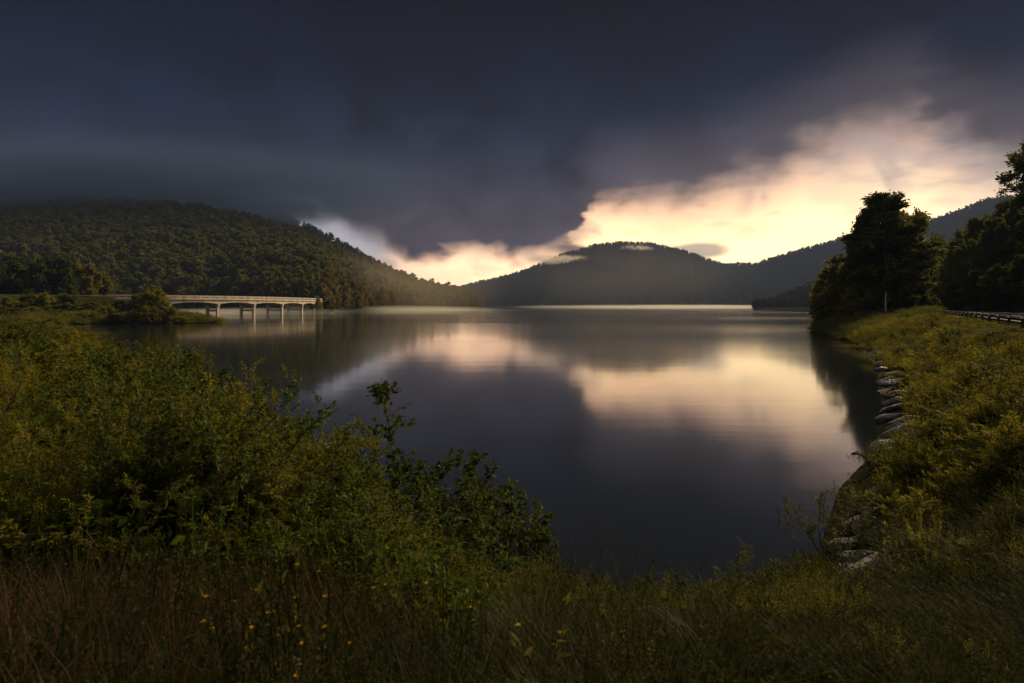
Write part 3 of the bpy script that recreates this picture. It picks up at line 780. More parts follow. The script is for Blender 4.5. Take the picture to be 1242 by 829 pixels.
def near_field(n, x0, x1, y0, y1, test, hgt, smin, smax, power=1.0):
    """random ground points; scale trimmed so that growth stays under the bank's skyline"""
    x = rng.uniform(x0, x1, n); y = y0 + (y1 - y0) * rng.random(n) ** power
    d = shore_d(x, y); px = CX + F * x / np.maximum(y, .1); s_ = road_s(x, y)
    ok = (d > .15) & ~((((px > 985) & (px < 1076) & (d < 1.6) & (y > 9.5) & (y < 15.5)) | ((px > 995) & (px < 1098) & (d < 2.8) & (y > 6.6) & (y < 9.6)))) & (y > .9) & (np.abs(px - CX) < 760) & (s_ < -4.7) & test(x, y, d, px)
    x, y, px = x[ok], y[ok], px[ok]
    z = height(x, y)
    s = rng.uniform(smin, smax, len(x))
    mx = EYE - (np.maximum(out_cap(px), interp(LOWCAP, px)) - HY) / F * y - z
    mx = np.where((px > 985) & (y > 15), np.maximum(mx, 1.2 - .9 * sstep(-9, -5, s_[ok])), mx)
    mx = mx + np.where((px > 640) & (px < 1010), rng.exponential(13, len(px)) / F * y, 0)
    mx = np.where((px > 980) & (px < 1100), np.maximum(mx, .45), mx)
    s = np.minimum(s, np.maximum(mx, .0) / hgt)
    s = np.minimum(s, np.where(px > 900, .3 + .065 * y, 9))
    ok = s > smin * .45
    return np.stack([x, y, z], 1)[ok], s[ok]

def cover(name, label, cat, P, s, meshes):
    n = len(P)
    return tag(scatter(name, P, rng.uniform(0, 6.28, n), s, rng.integers(0, len(meshes), n), meshes, rng.normal(size=(n, 2)) * .08), label, cat, kind='stuff')
patch = lambda x, y, k, o=0: fbm(x * k + o, y * k + o, 3)
# right bank growth
rocky = lambda x, y, d: (y > 16.5) & (y < 38) & (d < 1.0)
onright = lambda x, y, d, px: (px > 1000) & (x > 4.5) & ~rocky(x, y, d)
P, s = near_field(13000, 4, 75, 4, 108, lambda x, y, d, px: onright(x, y, d, px) & (patch(x, y, .35) > .44), 1.0, .55, 1.15, 1.5); cover('weeds', 'yellow-green weeds thick on the sloping bank below the road', 'weeds', P, s, WG)
P, s = near_field(15000, 4, 75, 3, 108, lambda x, y, d, px: onright(x, y, d, px) & (patch(x, y, .35) < .54), 1.0, .5, 1.0, 1.5); cover('weeds', 'olive and dark weeds in the hollows of the bank below the road', 'weeds', P, s, WO)
P, s = near_field(15000, 4, 75, 3, 110, lambda x, y, d, px: onright(x, y, d, px) & (patch(x, y, .35) > .42), .9, .6, 1.5, 1.5); cover('groundcover', 'bright leafy undergrowth mounded over the bank below the road', 'undergrowth', P, s, CG)
P, s = near_field(15000, 4, 75, 3, 110, lambda x, y, d, px: onright(x, y, d, px), .9, .5, 1.4, 1.5); cover('groundcover', 'olive leafy undergrowth between the brighter mounds on the bank', 'undergrowth', P, s, CO)
P, s = near_field(16000, -75, 1.5, 4.5, 80, lambda x, y, d, px: (px < 640), .9, .6, 1.6, 1.6); cover('groundcover', 'leafy undergrowth beneath the shrubs of the near left bank', 'undergrowth', P, s, CD)
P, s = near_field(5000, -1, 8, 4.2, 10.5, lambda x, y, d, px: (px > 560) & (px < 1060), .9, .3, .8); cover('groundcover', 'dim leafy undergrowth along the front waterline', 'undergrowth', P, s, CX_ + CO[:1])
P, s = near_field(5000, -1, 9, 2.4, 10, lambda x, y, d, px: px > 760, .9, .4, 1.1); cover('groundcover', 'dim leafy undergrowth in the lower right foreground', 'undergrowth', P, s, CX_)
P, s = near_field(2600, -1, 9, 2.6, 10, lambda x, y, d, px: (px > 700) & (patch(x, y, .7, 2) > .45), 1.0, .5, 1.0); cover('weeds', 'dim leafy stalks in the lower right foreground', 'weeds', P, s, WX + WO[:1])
# left bank growth
onleft = lambda x, y, d, px: (px < 660)
P, s = near_field(12000, -22, 1.5, 1.6, 16, lambda x, y, d, px: onleft(x, y, d, px) & (patch(x, y, .5, 3) > .47) & (y > 3.3 + 1.0 * (px < 180)), 1.0, .6, 1.05); cover('weeds', 'goldenrod and tall yellow-green weeds on the near bank', 'weeds', P, s, WG)
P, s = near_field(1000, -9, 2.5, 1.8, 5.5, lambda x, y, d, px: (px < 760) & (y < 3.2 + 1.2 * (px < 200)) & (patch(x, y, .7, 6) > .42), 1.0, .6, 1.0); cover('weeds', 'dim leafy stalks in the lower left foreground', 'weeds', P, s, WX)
P, s = near_field(14000, -60, 1.5, 4.2, 60, lambda x, y, d, px: onleft(x, y, d, px) & (patch(x, y, .5, 3) < .58) & ((y < 8) | (patch(x, y, .9, 1) > .56)), 1.0, .7, 1.2, 1.6); cover('weeds', 'leafy green weeds filling the near left bank', 'weeds', P, s, WM)
# grass and dry grass in front
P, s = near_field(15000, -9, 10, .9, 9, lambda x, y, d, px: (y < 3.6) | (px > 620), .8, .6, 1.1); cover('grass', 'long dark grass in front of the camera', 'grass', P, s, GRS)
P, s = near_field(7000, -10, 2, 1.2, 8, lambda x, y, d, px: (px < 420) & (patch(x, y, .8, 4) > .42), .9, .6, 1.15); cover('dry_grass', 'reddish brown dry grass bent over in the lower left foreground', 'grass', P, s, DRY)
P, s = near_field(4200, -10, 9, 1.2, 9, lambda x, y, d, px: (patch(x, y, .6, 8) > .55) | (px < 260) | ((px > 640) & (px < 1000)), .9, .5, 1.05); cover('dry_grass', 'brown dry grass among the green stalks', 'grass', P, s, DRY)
P, s = near_field(5200, -2, 7, 4.5, 11, lambda x, y, d, px: (px > 600) & (px < 1040), 1.0, .3, .7); cover('weeds', 'low mixed weeds at the water edge in front', 'weeds', P, s, WO)

x = rng.uniform(-175, -78, 9000); y = rng.uniform(116, 190, 9000); d = shore_d(x, y); ok = (d > -.6) & (patch(x, y, .12, 5) > .47)
P = np.stack([x, y, np.maximum(height(x, y), 0) - .05], 1)[ok]; cover('groundcover', 'reeds and low growth fringing the peninsula before the bridge', 'undergrowth', P, rng.uniform(1.2, 3.4, len(P)), CO + CG[:2])
x = rng.uniform(40, 90, 9000); y = rng.uniform(75, 150, 9000); d = shore_d(x, y); ok = (d > -.5) & (d < 14) & (road_s(x, y) < -5)
P = np.stack([x, y, np.maximum(height(x, y), 0) - .05], 1)[ok]; cover('groundcover', 'olive undergrowth at the foot of the trees on the point', 'undergrowth', P, rng.uniform(1.2, 2.6, len(P)), CO)
P = np.array(EP); cover('groundcover', 'rough growth on the side of the raised road before the bridge', 'undergrowth', P, rng.uniform(1.6, 3.2, len(P)), CO + CD)
x = rng.uniform(1, 15, 9000); y = rng.uniform(-6, 12, 9000); s_ = road_s(x, y); ok = (s_ < -4.6) & (s_ > -9.5) & (y < x * .9 + 3) & (np.hypot(x, y) > 2.2)
P = np.stack([x, y, height(x, y)], 1)[ok]; cover('grass', 'verge grass between the guardrail and the sloping bank', 'grass', P, rng.uniform(.35, .7, len(P)), GRS + DRY[:1])
# individual shrubs of the near left bank
S1 = lambda: shrub_meshes(301, 2.0, .62, 11, 5, .085, .5, 'leaf_mid')
S2 = lambda: shrub_meshes(302, 2.0, .7, 11, 5, .075, .45, 'leaf_olive')
S3 = lambda: shrub_meshes(303, 2.0, .5, 9, 4, .10, .6, 'leaf_dark')
S4 = lambda: shrub_meshes(304, 2.0, .62, 11, 6, .07, .35, 'leaf_gold')
S5 = lambda: shrub_meshes(305, 2.0, .6, 13, 10, .045, .28, 'leaf_gold')
S6 = lambda: shrub_meshes(306, 2.0, .6, 13, 9, .05, .4, 'leaf_mid')
FN = {'s5': S5, 's6': S6, 's1': S1, 's2': S2, 's3': S3, 's4': S4}
def shrub(k, px, y, top_py, wide, label, group, dz=0):
    x = U(px) * y; z = ht(x, y) - .08 + dz
    H = max(EYE + V(top_py) * y - z, .5)
    place(k, FN[k], 'shrub', ('foliage', 'stems'), x, y, z, rng.uniform(0, 6.28), (wide / 2.2, wide / 2.2, H / 2.0), label, 'shrub', group)
GL = 'shrubs along the near left bank'
NEAR = [
 ('s3', 250, 20.0, 452, 4.2, 'dark shrub on the near bank just below the end of the peninsula'),
 ('s1', 196, 27.0, 424, 5.5, 'broad rounded green shrub standing highest along the left waterline'),
 ('s2', 150, 33.0, 416, 5.5, 'olive shrub at the inlet waterline right of the far left shrubs'),
 ('s1', 108, 40.0, 410, 6.0, 'green shrub at the inlet mouth opposite the peninsula'),
 ('s4', 62, 48.0, 398, 7.0, 'yellow-green shrub below the dark low peninsula bush'),
 ('s4', 20, 44.0, 388, 8.0, 'pale yellow-green shrub at the left edge under the peninsula bushes'),
 ('s2', 5, 30.0, 398, 6.0, 'olive shrub cut by the left edge of the picture'),
 ('s3', 70, 26.0, 418, 5.0, 'dark shrub in front of the pale yellow-green left edge shrubs'),
 ('s3', 130, 20.0, 440, 4.2, 'dark shrub in the middle of the left bank'),
 ('s1', 225, 16.5, 458, 3.6, 'green shrub in front of the dark one on the left waterline'),
 ('s3', 285, 15.0, 486, 3.0, 'dark glossy shrub where the left waterline turns towards the camera'),
 ('s1', 318, 13.2, 505, 2.6, 'green shrub next along the waterline before the broadleaf bush'),
 ('s3', 352, 12.2, 512, 2.4, 'broadleaf bush at the waterline with gaps of water behind it'),
 ('s1', 398, 11.0, 524, 2.2, 'upright green bush left of the tall lone stem'),
 ('s3', 428, 10.2, 546, 1.8, 'small dark bush beside the tall lone stem'),
 ('s5', 330, 8.2, 566, 2.2, 'brightest yellow-green shrub in the middle of the near bank'),
 ('s5', 400, 7.4, 604, 1.7, 'bright yellow-green shrub nearer the camera than the brightest one'),
 ('s2', 180, 10.5, 520, 3.0, 'olive shrub on the upper slope of the left bank'),
 ('s1', 80, 12.0, 480, 3.6, 'green shrub in the dim left part of the near bank'),
 ('s6', 15, 10.0, 490, 3.4, 'dim dark shrub near the lower left edge of the bank'),
 ('s6', 255, 8.0, 560, 2.2, 'olive shrub left of the brightest yellow-green shrub'),
 ('s6', 120, 7.5, 560, 2.2, 'dark shrub above the brown grass on the left'),
]
for k, px, y, tp, w, lb in NEAR: shrub(k, px, y, tp, w, lb, GL)
k_ = 0
while k_ < 44:
    y = 5.0 + 34 * rng.random() ** 1.7; x = -y * rng.uniform(.12, .98); d_ = shore_d(x, y)[0]; px = CX + F * x / y
    if d_ < .3 or px < -60 or (px > 400 and y > 5.6): continue
    z = ht(x, y) - .08; cap_ = EYE - (max(out_cap(px) + 3, float(interp(LOWCAP, px)) + 6) - HY) / F * y - z
    hh = min(rng.uniform(1.1, 2.0) * (1 + y / 60), cap_)
    if hh < .6: continue
    w_ = rng.uniform(1.5, 2.5) * (1 + y / 40)
    kk = ('s1', 's3', 's4', 's2', 's1', 's4')[k_ % 6]
    if y < 11: kk = {'s4': 's5', 's2': 's5', 's1': 's6', 's3': 's6'}[kk]
    place(kk, FN[kk], 'shrub', ('foliage', 'stems'), x, y, z, rng.uniform(0, 6.28), (w_ / 2.2, w_ / 2.2, hh / 2.0),
          {'s5': 'fine-leaved yellow-green shrub, one of many alike merging on the near left bank', 's6': 'fine-leaved green shrub, one of many alike merging on the near left bank', 's4': 'yellow-green shrub, one of many alike merging on the near left bank', 's2': 'olive shrub, one of many alike merging on the near left bank', 's1': 'mid green shrub, one of many alike merging on the near left bank', 's3': 'dark green shrub, one of many alike merging on the near left bank'}[kk], 'shrub', GL)
    k_ += 1
# the dark leafy bush in the middle and its tall lone stem
CB = lambda: shrub_meshes(311, 2.0, .6, 9, 5, .10, .62, 'leaf_dark', ((5, .5, 45, .25), (4, .5, 45, .2)))
FN['cb'] = CB
shrub('cb', 545, 8.9, 550, 2.5, 'dark broadleaf bush in the middle, standing against the water', 'dark bushes at the water in the middle')
shrub('cb', 605, 8.8, 588, 2.0, 'lower dark broadleaf bush leaning over the water beside the middle bush', 'dark bushes at the water in the middle')
shrub('cb', 632, 8.7, 638, 1.2, 'lowest dark broadleaf bush at the right end of the middle bushes', 'dark bushes at the water in the middle')
shrub('cb', 570, 7.9, 596, 1.7, 'dark broadleaf bush in front of the tallest of the middle bushes', 'dark bushes at the water in the middle')
shrub('cb', 492, 8.6, 560, 1.5, 'dark broadleaf bush at the foot of the tall lone stem', 'dark bushes at the water in the middle')
def lone_stem():
    r_ = np.random.default_rng(77); y = 8.9; x = U(482) * y; z = ht(x, y)
    H = EYE + V(476) * y - z
    root = empty('sapling', (x, y, z)); tag(root, 'tall slender sapling with sparse leaves reaching above the bushes', 'sapling')
    pts = [np.array([.05, 0, -.1]), np.array([.0, 0, H * .35]), np.array([-.08, .02, H * .7]), np.array([-.22, 0, H * .95]), np.array([-.2, 0, H])]
    tubes = [(pts, [.018, .015, .011, .006, .003], 0)]
    tw = []
    for i in range(44):
        t = r_.uniform(.25, 1); q = pts[min(int(t * 4), 3)] * (1 - (t * 4) % 1) + pts[min(int(t * 4) + 1, 4)] * ((t * 4) % 1)
        d = r_.normal(size=3); d[2] = abs(d[2]) * .4 + .3; d /= np.linalg.norm(d); ln = .5 * (1.2 - .75 * t)
        tw.append(([q, q + d * ln * .6, q + d * ln + np.array([0, 0, -.02])], [.005, .003, .002], 1))
    v, f = leaves_on(r_, tw + [([p, p + np.array([0, 0, .05])], [0, 0], 1) for p in pts[3:]], 6, .085, .62, .2)
    obj('foliage', mesh_from('foliage', v, f, [M['leaf_dark']]), root); obj('stem', tube_mesh('stem', tubes + tw, M['twig'], 2, 5), root)
lone_stem()

# shrubs on the right bank
GQ = 'shrubs on the bank below the road'
RIGHT = [
 ('s4', 1046, 60.0, 418, 4.5, 'yellow-green shrub at the water end of the bank nearest the wooded point'),
 ('s4', 1072, 46.0, 428, 4.0, 'bright shrub overhanging the far end of the shore stones'),
 ('s2', 1100, 42.0, 420, 4.0, 'olive shrub upslope of the far shore stones'),
 ('s4', 1105, 30.0, 452, 3.0, 'bright rounded shrub above the middle of the shore stones'),
 ('s2', 1140, 30.0, 436, 3.2, 'olive shrub between the guardrail and the shore stones'),
 ('s1', 1126, 22.0, 486, 2.4, 'green shrub directly above the nearest shore stones'),
 ('s4', 1165, 21.0, 470, 2.6, 'bright shrub halfway up the bank under the guardrail'),
 ('s2', 1205, 24.0, 446, 3.0, 'olive shrub just below the near guardrail reflectors'),
 ('s4', 1140, 15.5, 528, 2.1, 'large bright yellow shrub on the bank beside the twisted stump'),
 ('s4', 1190, 12.5, 556, 2.2, 'brightest yellow shrub of the bank, in front of the stump'),
 ('s2', 1230, 15.0, 500, 2.6, 'olive shrub at the picture edge on the upper bank'),
 ('s1', 1130, 11.0, 590, 1.6, 'green shrub on the bank above the driftwood log'),
 ('s3', 1085, 10.6, 612, 1.3, 'dark shrub over the undercut bank behind the log'),
 ('s2', 1185, 8.5, 640, 1.8, 'olive shrub low on the bank at the right of the log'),
 ('s4', 1235, 9.0, 590, 1.9, 'yellowish shrub at the right picture edge on the lower bank'),
 ('s1', 1160, 6.8, 700, 1.3, 'dim green shrub in the bottom right foreground'),
 ('s2', 1225, 6.2, 690, 1.4, 'dim olive shrub at the bottom right corner'),
]
for k, px, y, tp, w, lb in RIGHT: shrub(k, px, y, tp, w, lb, GQ)
k_ = 0
while k_ < 46:
    y = 8 + 60 * rng.random() ** 1.6; x = y * rng.uniform(.64, .95); d_ = shore_d(x, y)[0]
    if d_ < 1.3 or road_s(x, y) > -6.2: continue
    z = ht(x, y) - .06; hh = min(rng.uniform(.75, 1.35), 4.35 - z) ; w_ = rng.uniform(.9, 1.7)
    kk = ('s4', 's4', 's2', 's1')[k_ % 4]
    place(kk, FN[kk], 'shrub', ('foliage', 'stems'), x, y, z, rng.uniform(0, 6.28), (w_ / 2.2 * (1 + y / 70), w_ / 2.2 * (1 + y / 70), hh / 2.0),
          {'s4': 'yellow-green shrub, one of many alike merging on the bank below the road', 's2': 'olive shrub, one of many alike merging on the bank below the road', 's1': 'mid green shrub, one of several alike merging on the bank below the road'}[kk], 'shrub', GQ)
    k_ += 1
WIL = lambda: shrub_meshes(321, 2.0, .75, 9, 6, .062, .34, 'leaf_grey', ((6, .45, 40, .3), (4, .45, 40, .3)))
FN['wil'] = WIL
shrub('wil', 1010, 9.75, 592, 1.7, 'thin grey-green willow shrub standing in the shallows by the log', None)
shrub('wil', 905, 8.0, 668, 1.1, 'small grey-green willow shoot at the front waterline', None)

shrub('s2', 700, 7.6, 716, .9, 'small olive shrub at the front waterline right of the middle bushes', 'small shrubs at the front waterline')
shrub('s3', 800, 7.5, 712, .9, 'small dark shrub at the front waterline in the middle of the shore', 'small shrubs at the front waterline')
shrub('s2', 868, 7.4, 700, 1.0, 'olive shrub at the front waterline beside the willow shoot', 'small shrubs at the front waterline')
shrub('s3', 950, 8.0, 690, 1.2, 'dark shrub at the front waterline nearest the log', 'small shrubs at the front waterline')
shrub('s2', 985, 7.4, 716, 1.1, 'olive shrub in front of the log', 'small shrubs at the front waterline')
# bare twigs
def bare(px, y, top_py, seed, label, n=5, sp=.3):
    r_ = np.random.default_rng(seed); x = U(px) * y; z = ht(x, y); H = EYE + V(top_py) * y - max(z, 0)
    st = []
    for i in range(n):
        a = r_.uniform(0, 6.28); d = np.array([math.cos(a) * sp, math.sin(a) * sp, 1.0]); d /= np.linalg.norm(d)
        st.append((np.array([0, 0, -.1]), d, H * r_.uniform(.7, 1.05), .008))
    tubes, _ = grow(r_, st, ((4, .4, 30, .35),), .08, .12)
    o = obj('bare_stems', tube_mesh('bare_stems', tubes, M['twig'], 3, 4, .002), None, (x, y, max(z, 0))); tag(o, label, 'dead stems')
bare(712, 8.6, 628, 81, 'bare dead stems at the waterline in the middle foreground', 6, .35)
bare(752, 8.4, 640, 82, 'thinner bare stems just right of the middle foreground ones', 4, .3)
bare(948, 12.0, 606, 83, 'bare twigs sticking out of the water near the willow shrub', 5, .5)
bare(846, 8.3, 672, 84, 'single spray of bare stems before the willow shoot', 3, .3)
# small leafy stems rising by the inlet
for px, y, tp, sd, lb in ((232, 24, 418, 91, 'thin leafy sprig standing above the left bank shrubs'), (247, 22, 432, 92, 'shorter leafy sprig right of the thin one')):
    r_ = np.random.default_rng(sd); x = U(px) * y; z = ht(x, y); H = EYE + V(tp) * y - z
    tb, last = grow(r_, [(np.array([0, 0, 0.]), np.array([.1, 0, 1.]), H, .012)], ((7, .14, 50, .55),), .1, .08)
    root = empty('sprig', (x, y, z)); tag(root, lb, 'sapling')
    v, f = leaves_on(r_, last, 5, .13, .5, .3); obj('foliage', mesh_from('foliage', v, f, [M['leaf_olive']]), root); obj('stem', tube_mesh('stem', tb, M['twig'], 2, 4, .006), root)

# yellow flowers in the foreground grass
def flower_plant(seed):
    r_ = np.random.default_rng(seed); tubes = []; hv, hf, b = [], [], 0; P0 = []
    for i in range(3):
        a = r_.uniform(0, 6.28); d = np.array([math.cos(a) * .22, math.sin(a) * .22, 1.0]); H = r_.uniform(.55, .8)
        p = [np.array([0, 0, -.05]), d * H * .5, d * H + np.array([r_.normal() * .03, r_.normal() * .03, 0])]
        tubes.append((p, [.004, .003, .002], 0)); P0.append(p)
        nl = 10; c = p[-1]
        ang = np.arange(nl) * 6.283 / nl
        A = np.stack([np.cos(ang), np.sin(ang), np.full(nl, .35)], 1)
        v, f = leaf_quads(r_, np.repeat(c[None], nl, 0), A, .017 * np.ones(nl), .5, up=.6); hv.append(v); hf.append(f + b); b += len(v)
    stem_leaf = leaves_on(r_, [(p, 0, 0) for p in P0], 7, .07, .3, .1)
    return (mesh_from('flower_head', np.concatenate(hv), np.concatenate(hf), [M['flower']]), mesh_from('foliage', *stem_leaf, [M['leaf_olive']]), tube_mesh('stem', tubes, M['twig'], 2, 4))
FLW = [(302, 742), (288, 756), (345, 740), (350, 748), (382, 758), (405, 756), (378, 782), (310, 764), (270, 752), (455, 700), (500, 706), (272, 528), (283, 524), (300, 530), (556, 722), (650, 765)]
for i, (px, py) in enumerate(FLW):
    # stand the plant where its heads (0.7 m up) are seen at px,py
    y = 3.0
    for _ in range(40):
        x = U(px) * y; z = ht(x, y) + .66; e = EYE + V(py) * y - z
        y += e * .8; y = min(max(y, 1.5), 14)
    place('fl', lambda: flower_plant(5), 'flowering_plant', ('flower_head', 'foliage', 'stem'), x, y, ht(x, y), rng.uniform(0, 6.28), rng.uniform(.85, 1.1), 'small plant with yellow daisy-like flowers in the dark foreground grass', 'wildflower', 'yellow wildflowers in the grass')

# shore stones
def rock_mesh(seed):
    r_ = np.random.default_rng(seed); n = 18
    th = np.linspace(0, math.pi, n); ph = np.linspace(0, 2 * math.pi, 2 * n, endpoint=False)
    T, P_ = np.meshgrid(th, ph, indexing='ij')
    D = np.stack([np.sin(T) * np.cos(P_), np.sin(T) * np.sin(P_), np.cos(T)], 2).reshape(-1, 3)
    e = .45; S = np.sign(D) * np.abs(D) ** e
    S /= np.maximum(np.linalg.norm(S, axis=1, keepdims=True) ** .55, 1e-6)
    for k in range(10):                                 # broken faces
        nn = r_.normal(size=3); nn /= np.linalg.norm(nn); c = r_.uniform(.42, .8); dd = S @ nn
        S = S - np.where(dd > c, dd - c, 0)[:, None] * nn * .85
    S = S * (1 + (fbm(D[:, 0] * 3 + seed + 50, D[:, 1] * 3 + D[:, 2] * 2.3 + 50, 3) - .5)[:, None] * .22)
    S = S * np.array([.95, .42, .26])
    m = 2 * n; f = []
    for i in range(n - 1):
        for j in range(m): f.append((i * m + j, i * m + (j + 1) % m, (i + 1) * m + (j + 1) % m, (i + 1) * m + j))
    return mesh_from('stone', S, np.array(f), [M['rock']], False)
ROCKS = [rock_mesh(400 + i) for i in range(5)]
RK = [(1086, 547, 1.0), (1098, 543, .9), (1090, 530, .95), (1082, 522, .6), (1094, 520, .9), (1084, 508, .8), (1092, 498, 1.0), (1082, 494, .6), (1077, 486, 1.0), (1088, 478, 1.05), (1075, 470, .9), (1085, 464, 1.1), (1071, 459, .8), (1081, 454, 1.2), (1068, 446, .9), (1076, 440, 1.1), (1062, 434, 1.1), (1058, 428, 1.2), (1052, 622, .5), (1040, 640, .55), (1024, 660, .4), (1036, 668, .6), (1050, 650, .7), (1062, 610, .6), (1030, 690, .5), (1046, 690, .6), (1018, 706, .4), (1060, 670, .7), (1066, 640, .7), (1012, 728, .35)]
for i, (px, py, s) in enumerate(RK):
    x, y = at(px, py, .22)
    o = obj('stone', ROCKS[i % 5], None, (x, y, max(ht(x, y), 0) + .04)); o.scale = (s * rng.uniform(.7, 1.0), s * rng.uniform(.6, 1.0), s * rng.uniform(.6, .9))
    o.rotation_euler = (rng.normal() * .15, -.42 + rng.normal() * .12, -.55 + rng.normal() * .3 + math.pi)
    o.rotation_euler[1] *= -1
    tag(o, 'angular grey-violet slab of stone tilted into the water along the bank', 'rock', 'shore stones along the bank')

# twisted stump, log
def stump():
    x, y = at(1066, 586, .1); root = empty('driftwood_stump', (x, y, .08), 0, 1.3); tag(root, 'black twisted stump with crooked root arms at the waterline', 'stump')
    b = MB(); b.tube([(.1, .1, -.2), (.12, .05, .25), (.3, .1, .5), (.75, .2, .55)], [.18, .14, .13, .05], 8); b.build('trunk', M['rot'], root, True)
    for pts, rd in (([(.0, .1, .15), (-.18, 0, .05), (-.42, -.1, .02), (-.55, -.12, .08)], [.07, .06, .05, .03]),
                    ([(-.18, 0, .05), (-.12, 0, .28), (-.22, 0, .48), (-.42, -.03, .6), (-.55, -.05, .58)], [.06, .055, .05, .045, .02]),
                    ([(.12, .05, .1), (.1, -.1, .3), (.16, -.15, .55)], [.07, .055, .03])):
        r_ = MB(); r_.tube(pts, rd, 7); r_.build('root', M['rot'], root, True)
stump()
def log():
    x, y = at(1062, 720, .45); z = max(ht(x, y), .1)
    root = empty('driftwood_log', (x, y, z + .1)); root.rotation_euler = (0, -.2, .35); tag(root, 'weathered grey driftwood log lying on the bank in the lower right', 'log')
    b = MB(); b.tube([(-.75, 0, -.02), (-.5, .02, .02), (0, 0, .03), (.5, -.03, .06), (1.1, 0, .1)], [.07, .1, .115, .12, .12], 10); b.build('trunk', M['drift'], root, True)
    for pts in ([(-.68, 0, 0), (-.82, .02, .12), (-.84, .05, .22)], [(-.7, 0, -.02), (-.9, -.08, 0), (-1.02, -.1, .06)], [(-.2, -.05, .05), (-.3, -.3, -.05), (-.2, -.5, -.12)]):
        q = MB(); q.tube(pts, [.05, .035, .015], 6); q.build('branch', M['drift'], root, True)
log()

# ------------------------------------------------------------------ haze and mist
def volume_mat(name, color, dens, aniso=.3, noise=None):
    m, nt, out = new_mat(name)
    p = N(nt, 'ShaderNodeVolumePrincipled'); p.inputs['Color'].default_value = (*color, 1); p.inputs['Density'].default_value = dens; p.inputs['Anisotropy'].default_value = aniso
    L(nt, p.outputs[0], out.inputs['Volume'])
    if noise:
        scale, lo, hi, st = noise
        tc = N(nt, 'ShaderNodeTexCoord')
        ce = N(nt, 'ShaderNodeVectorMath', operation='LENGTH'); L(nt, tc.outputs['Object'], ce.inputs[0])   # unit-sphere mesh: fades to its edge
        fall = N(nt, 'ShaderNodeMapRange', interpolation_type='SMOOTHSTEP'); fall.inputs[1].default_value = 1.0; fall.inputs[2].default_value = .25; fall.inputs[3].default_value = 0; fall.inputs[4].default_value = 1
        L(nt, ce.outputs['Value'], fall.inputs[0])
        mp = N(nt, 'ShaderNodeMapping'); mp.inputs['Scale'].default_value = st; L(nt, tc.outputs['Object'], mp.inputs[0])
        n = N(nt, 'ShaderNodeTexNoise'); n.inputs['Scale'].default_value = scale; n.inputs['Detail'].default_value = 3; L(nt, mp.outputs[0], n.inputs['Vector'])
        mr = N(nt, 'ShaderNodeMapRange', interpolation_type='SMOOTHSTEP'); mr.inputs[1].default_value = lo; mr.inputs[2].default_value = hi; mr.inputs[3].default_value = 0; mr.inputs[4].default_value = dens
        L(nt, n.outputs['Fac'], mr.inputs[0])
        mu = N(nt, 'ShaderNodeMath', operation='MULTIPLY'); L(nt, mr.outputs[0], mu.inputs[0]); L(nt, fall.outputs[0], mu.inputs[1]); L(nt, mu.outputs[0], p.inputs['Density'])
    return m
def uv_ball(name, mat, n=16):
    v, f = [], []
    for i in range(n + 1):
        for j in range(2 * n):
            a = math.pi * i / n; b = math.pi * j / n; v.append((math.sin(a) * math.cos(b), math.sin(a) * math.sin(b), math.cos(a)))
    m = 2 * n
    for i in range(n):
        for j in range(m): f.append((i * m + j, i * m + (j + 1) % m, (i + 1) * m + (j + 1) % m, (i + 1) * m + j)[::-1])
    return mesh_from(name, v, np.array(f), [mat], True)
def mist(px, py, y, rx, ry, rz, mat, label):
    o = obj('mist', uv_ball('mist', mat), None, (U(px) * y, y, EYE + V(py) * y)); o.scale = (rx, ry, rz); tag(o, label, 'mist', kind='stuff'); return o
hb = MB(); hb.box((0, 0, 0), (1, 1, 1))
HZ = obj('haze', mesh_from('haze', [tuple(p) for p in hb.v], hb.f, [volume_mat('haze_air', (.20, .27, .50), .00014, .1)]))
HZ.scale = (7000, 3900, 440); HZ.location = (0, 1500, 220 - 8); tag(HZ, kind='stuff')
CL = volume_mat('hill_cloud', (.09, .14, .28), .020, .2, (1.8, .2, .62, (3.0, 1, 1)))  # cloud colour kept dark, standing in for a sun hidden behind cloud
WI = volume_mat('hill_wisp', (.95, .9, .85), .026, .45, (2.2, .34, .6, (1.6, 1, 1)))
LO = volume_mat('lake_mist', (.9, .86, .8), .016, .4, (1.2, .2, .6, (2.5, 1, .4)))
mist(110, 226, 800, 600, 230, 56, CL, 'grey cloud bank swallowing the top of the low lit hill')
mist(350, 256, 960, 120, 120, 26, CL, 'grey cloud trailing off the hilltop towards the bright gap')
mist(676, 315, 2060, 150, 90, 22, WI, 'pale wisp of mist lying on the near shoulder of the rounded hill')
mist(770, 303, 2170, 80, 80, 20, WI, 'pale wisp of mist across the top of the rounded hill')
mist(826, 340, 1950, 40, 50, 26, WI, 'small faint wisp of mist low on the rounded hill')
mist(800, 372.5, 1400, 420, 150, 7, LO, 'thin bright mist lying on the water at the far shore')
mist(470, 377, 560, 140, 120, 6, LO, 'thin mist on the water at the foot of the lit hill')
mist(300, 379, 330, 70, 90, 3.2, LO, 'thin mist on the water under the bridge')
mist(440, 352, 600, 190, 110, 46, volume_mat('valley_haze', (.95, .85, .7), .0026, .3, (1.4, .2, .6, (2.0, 1, 1))), 'warm haze hanging before the lower slope of the lit hill')

mist(760, 335, 1480, 420, 180, 120, volume_mat('hill_veil', (.8, .72, .70), .0006, .3, (1.4, .2, .6, (2.0, 1, 1))), 'faint warm haze hanging in front of the rounded hill')
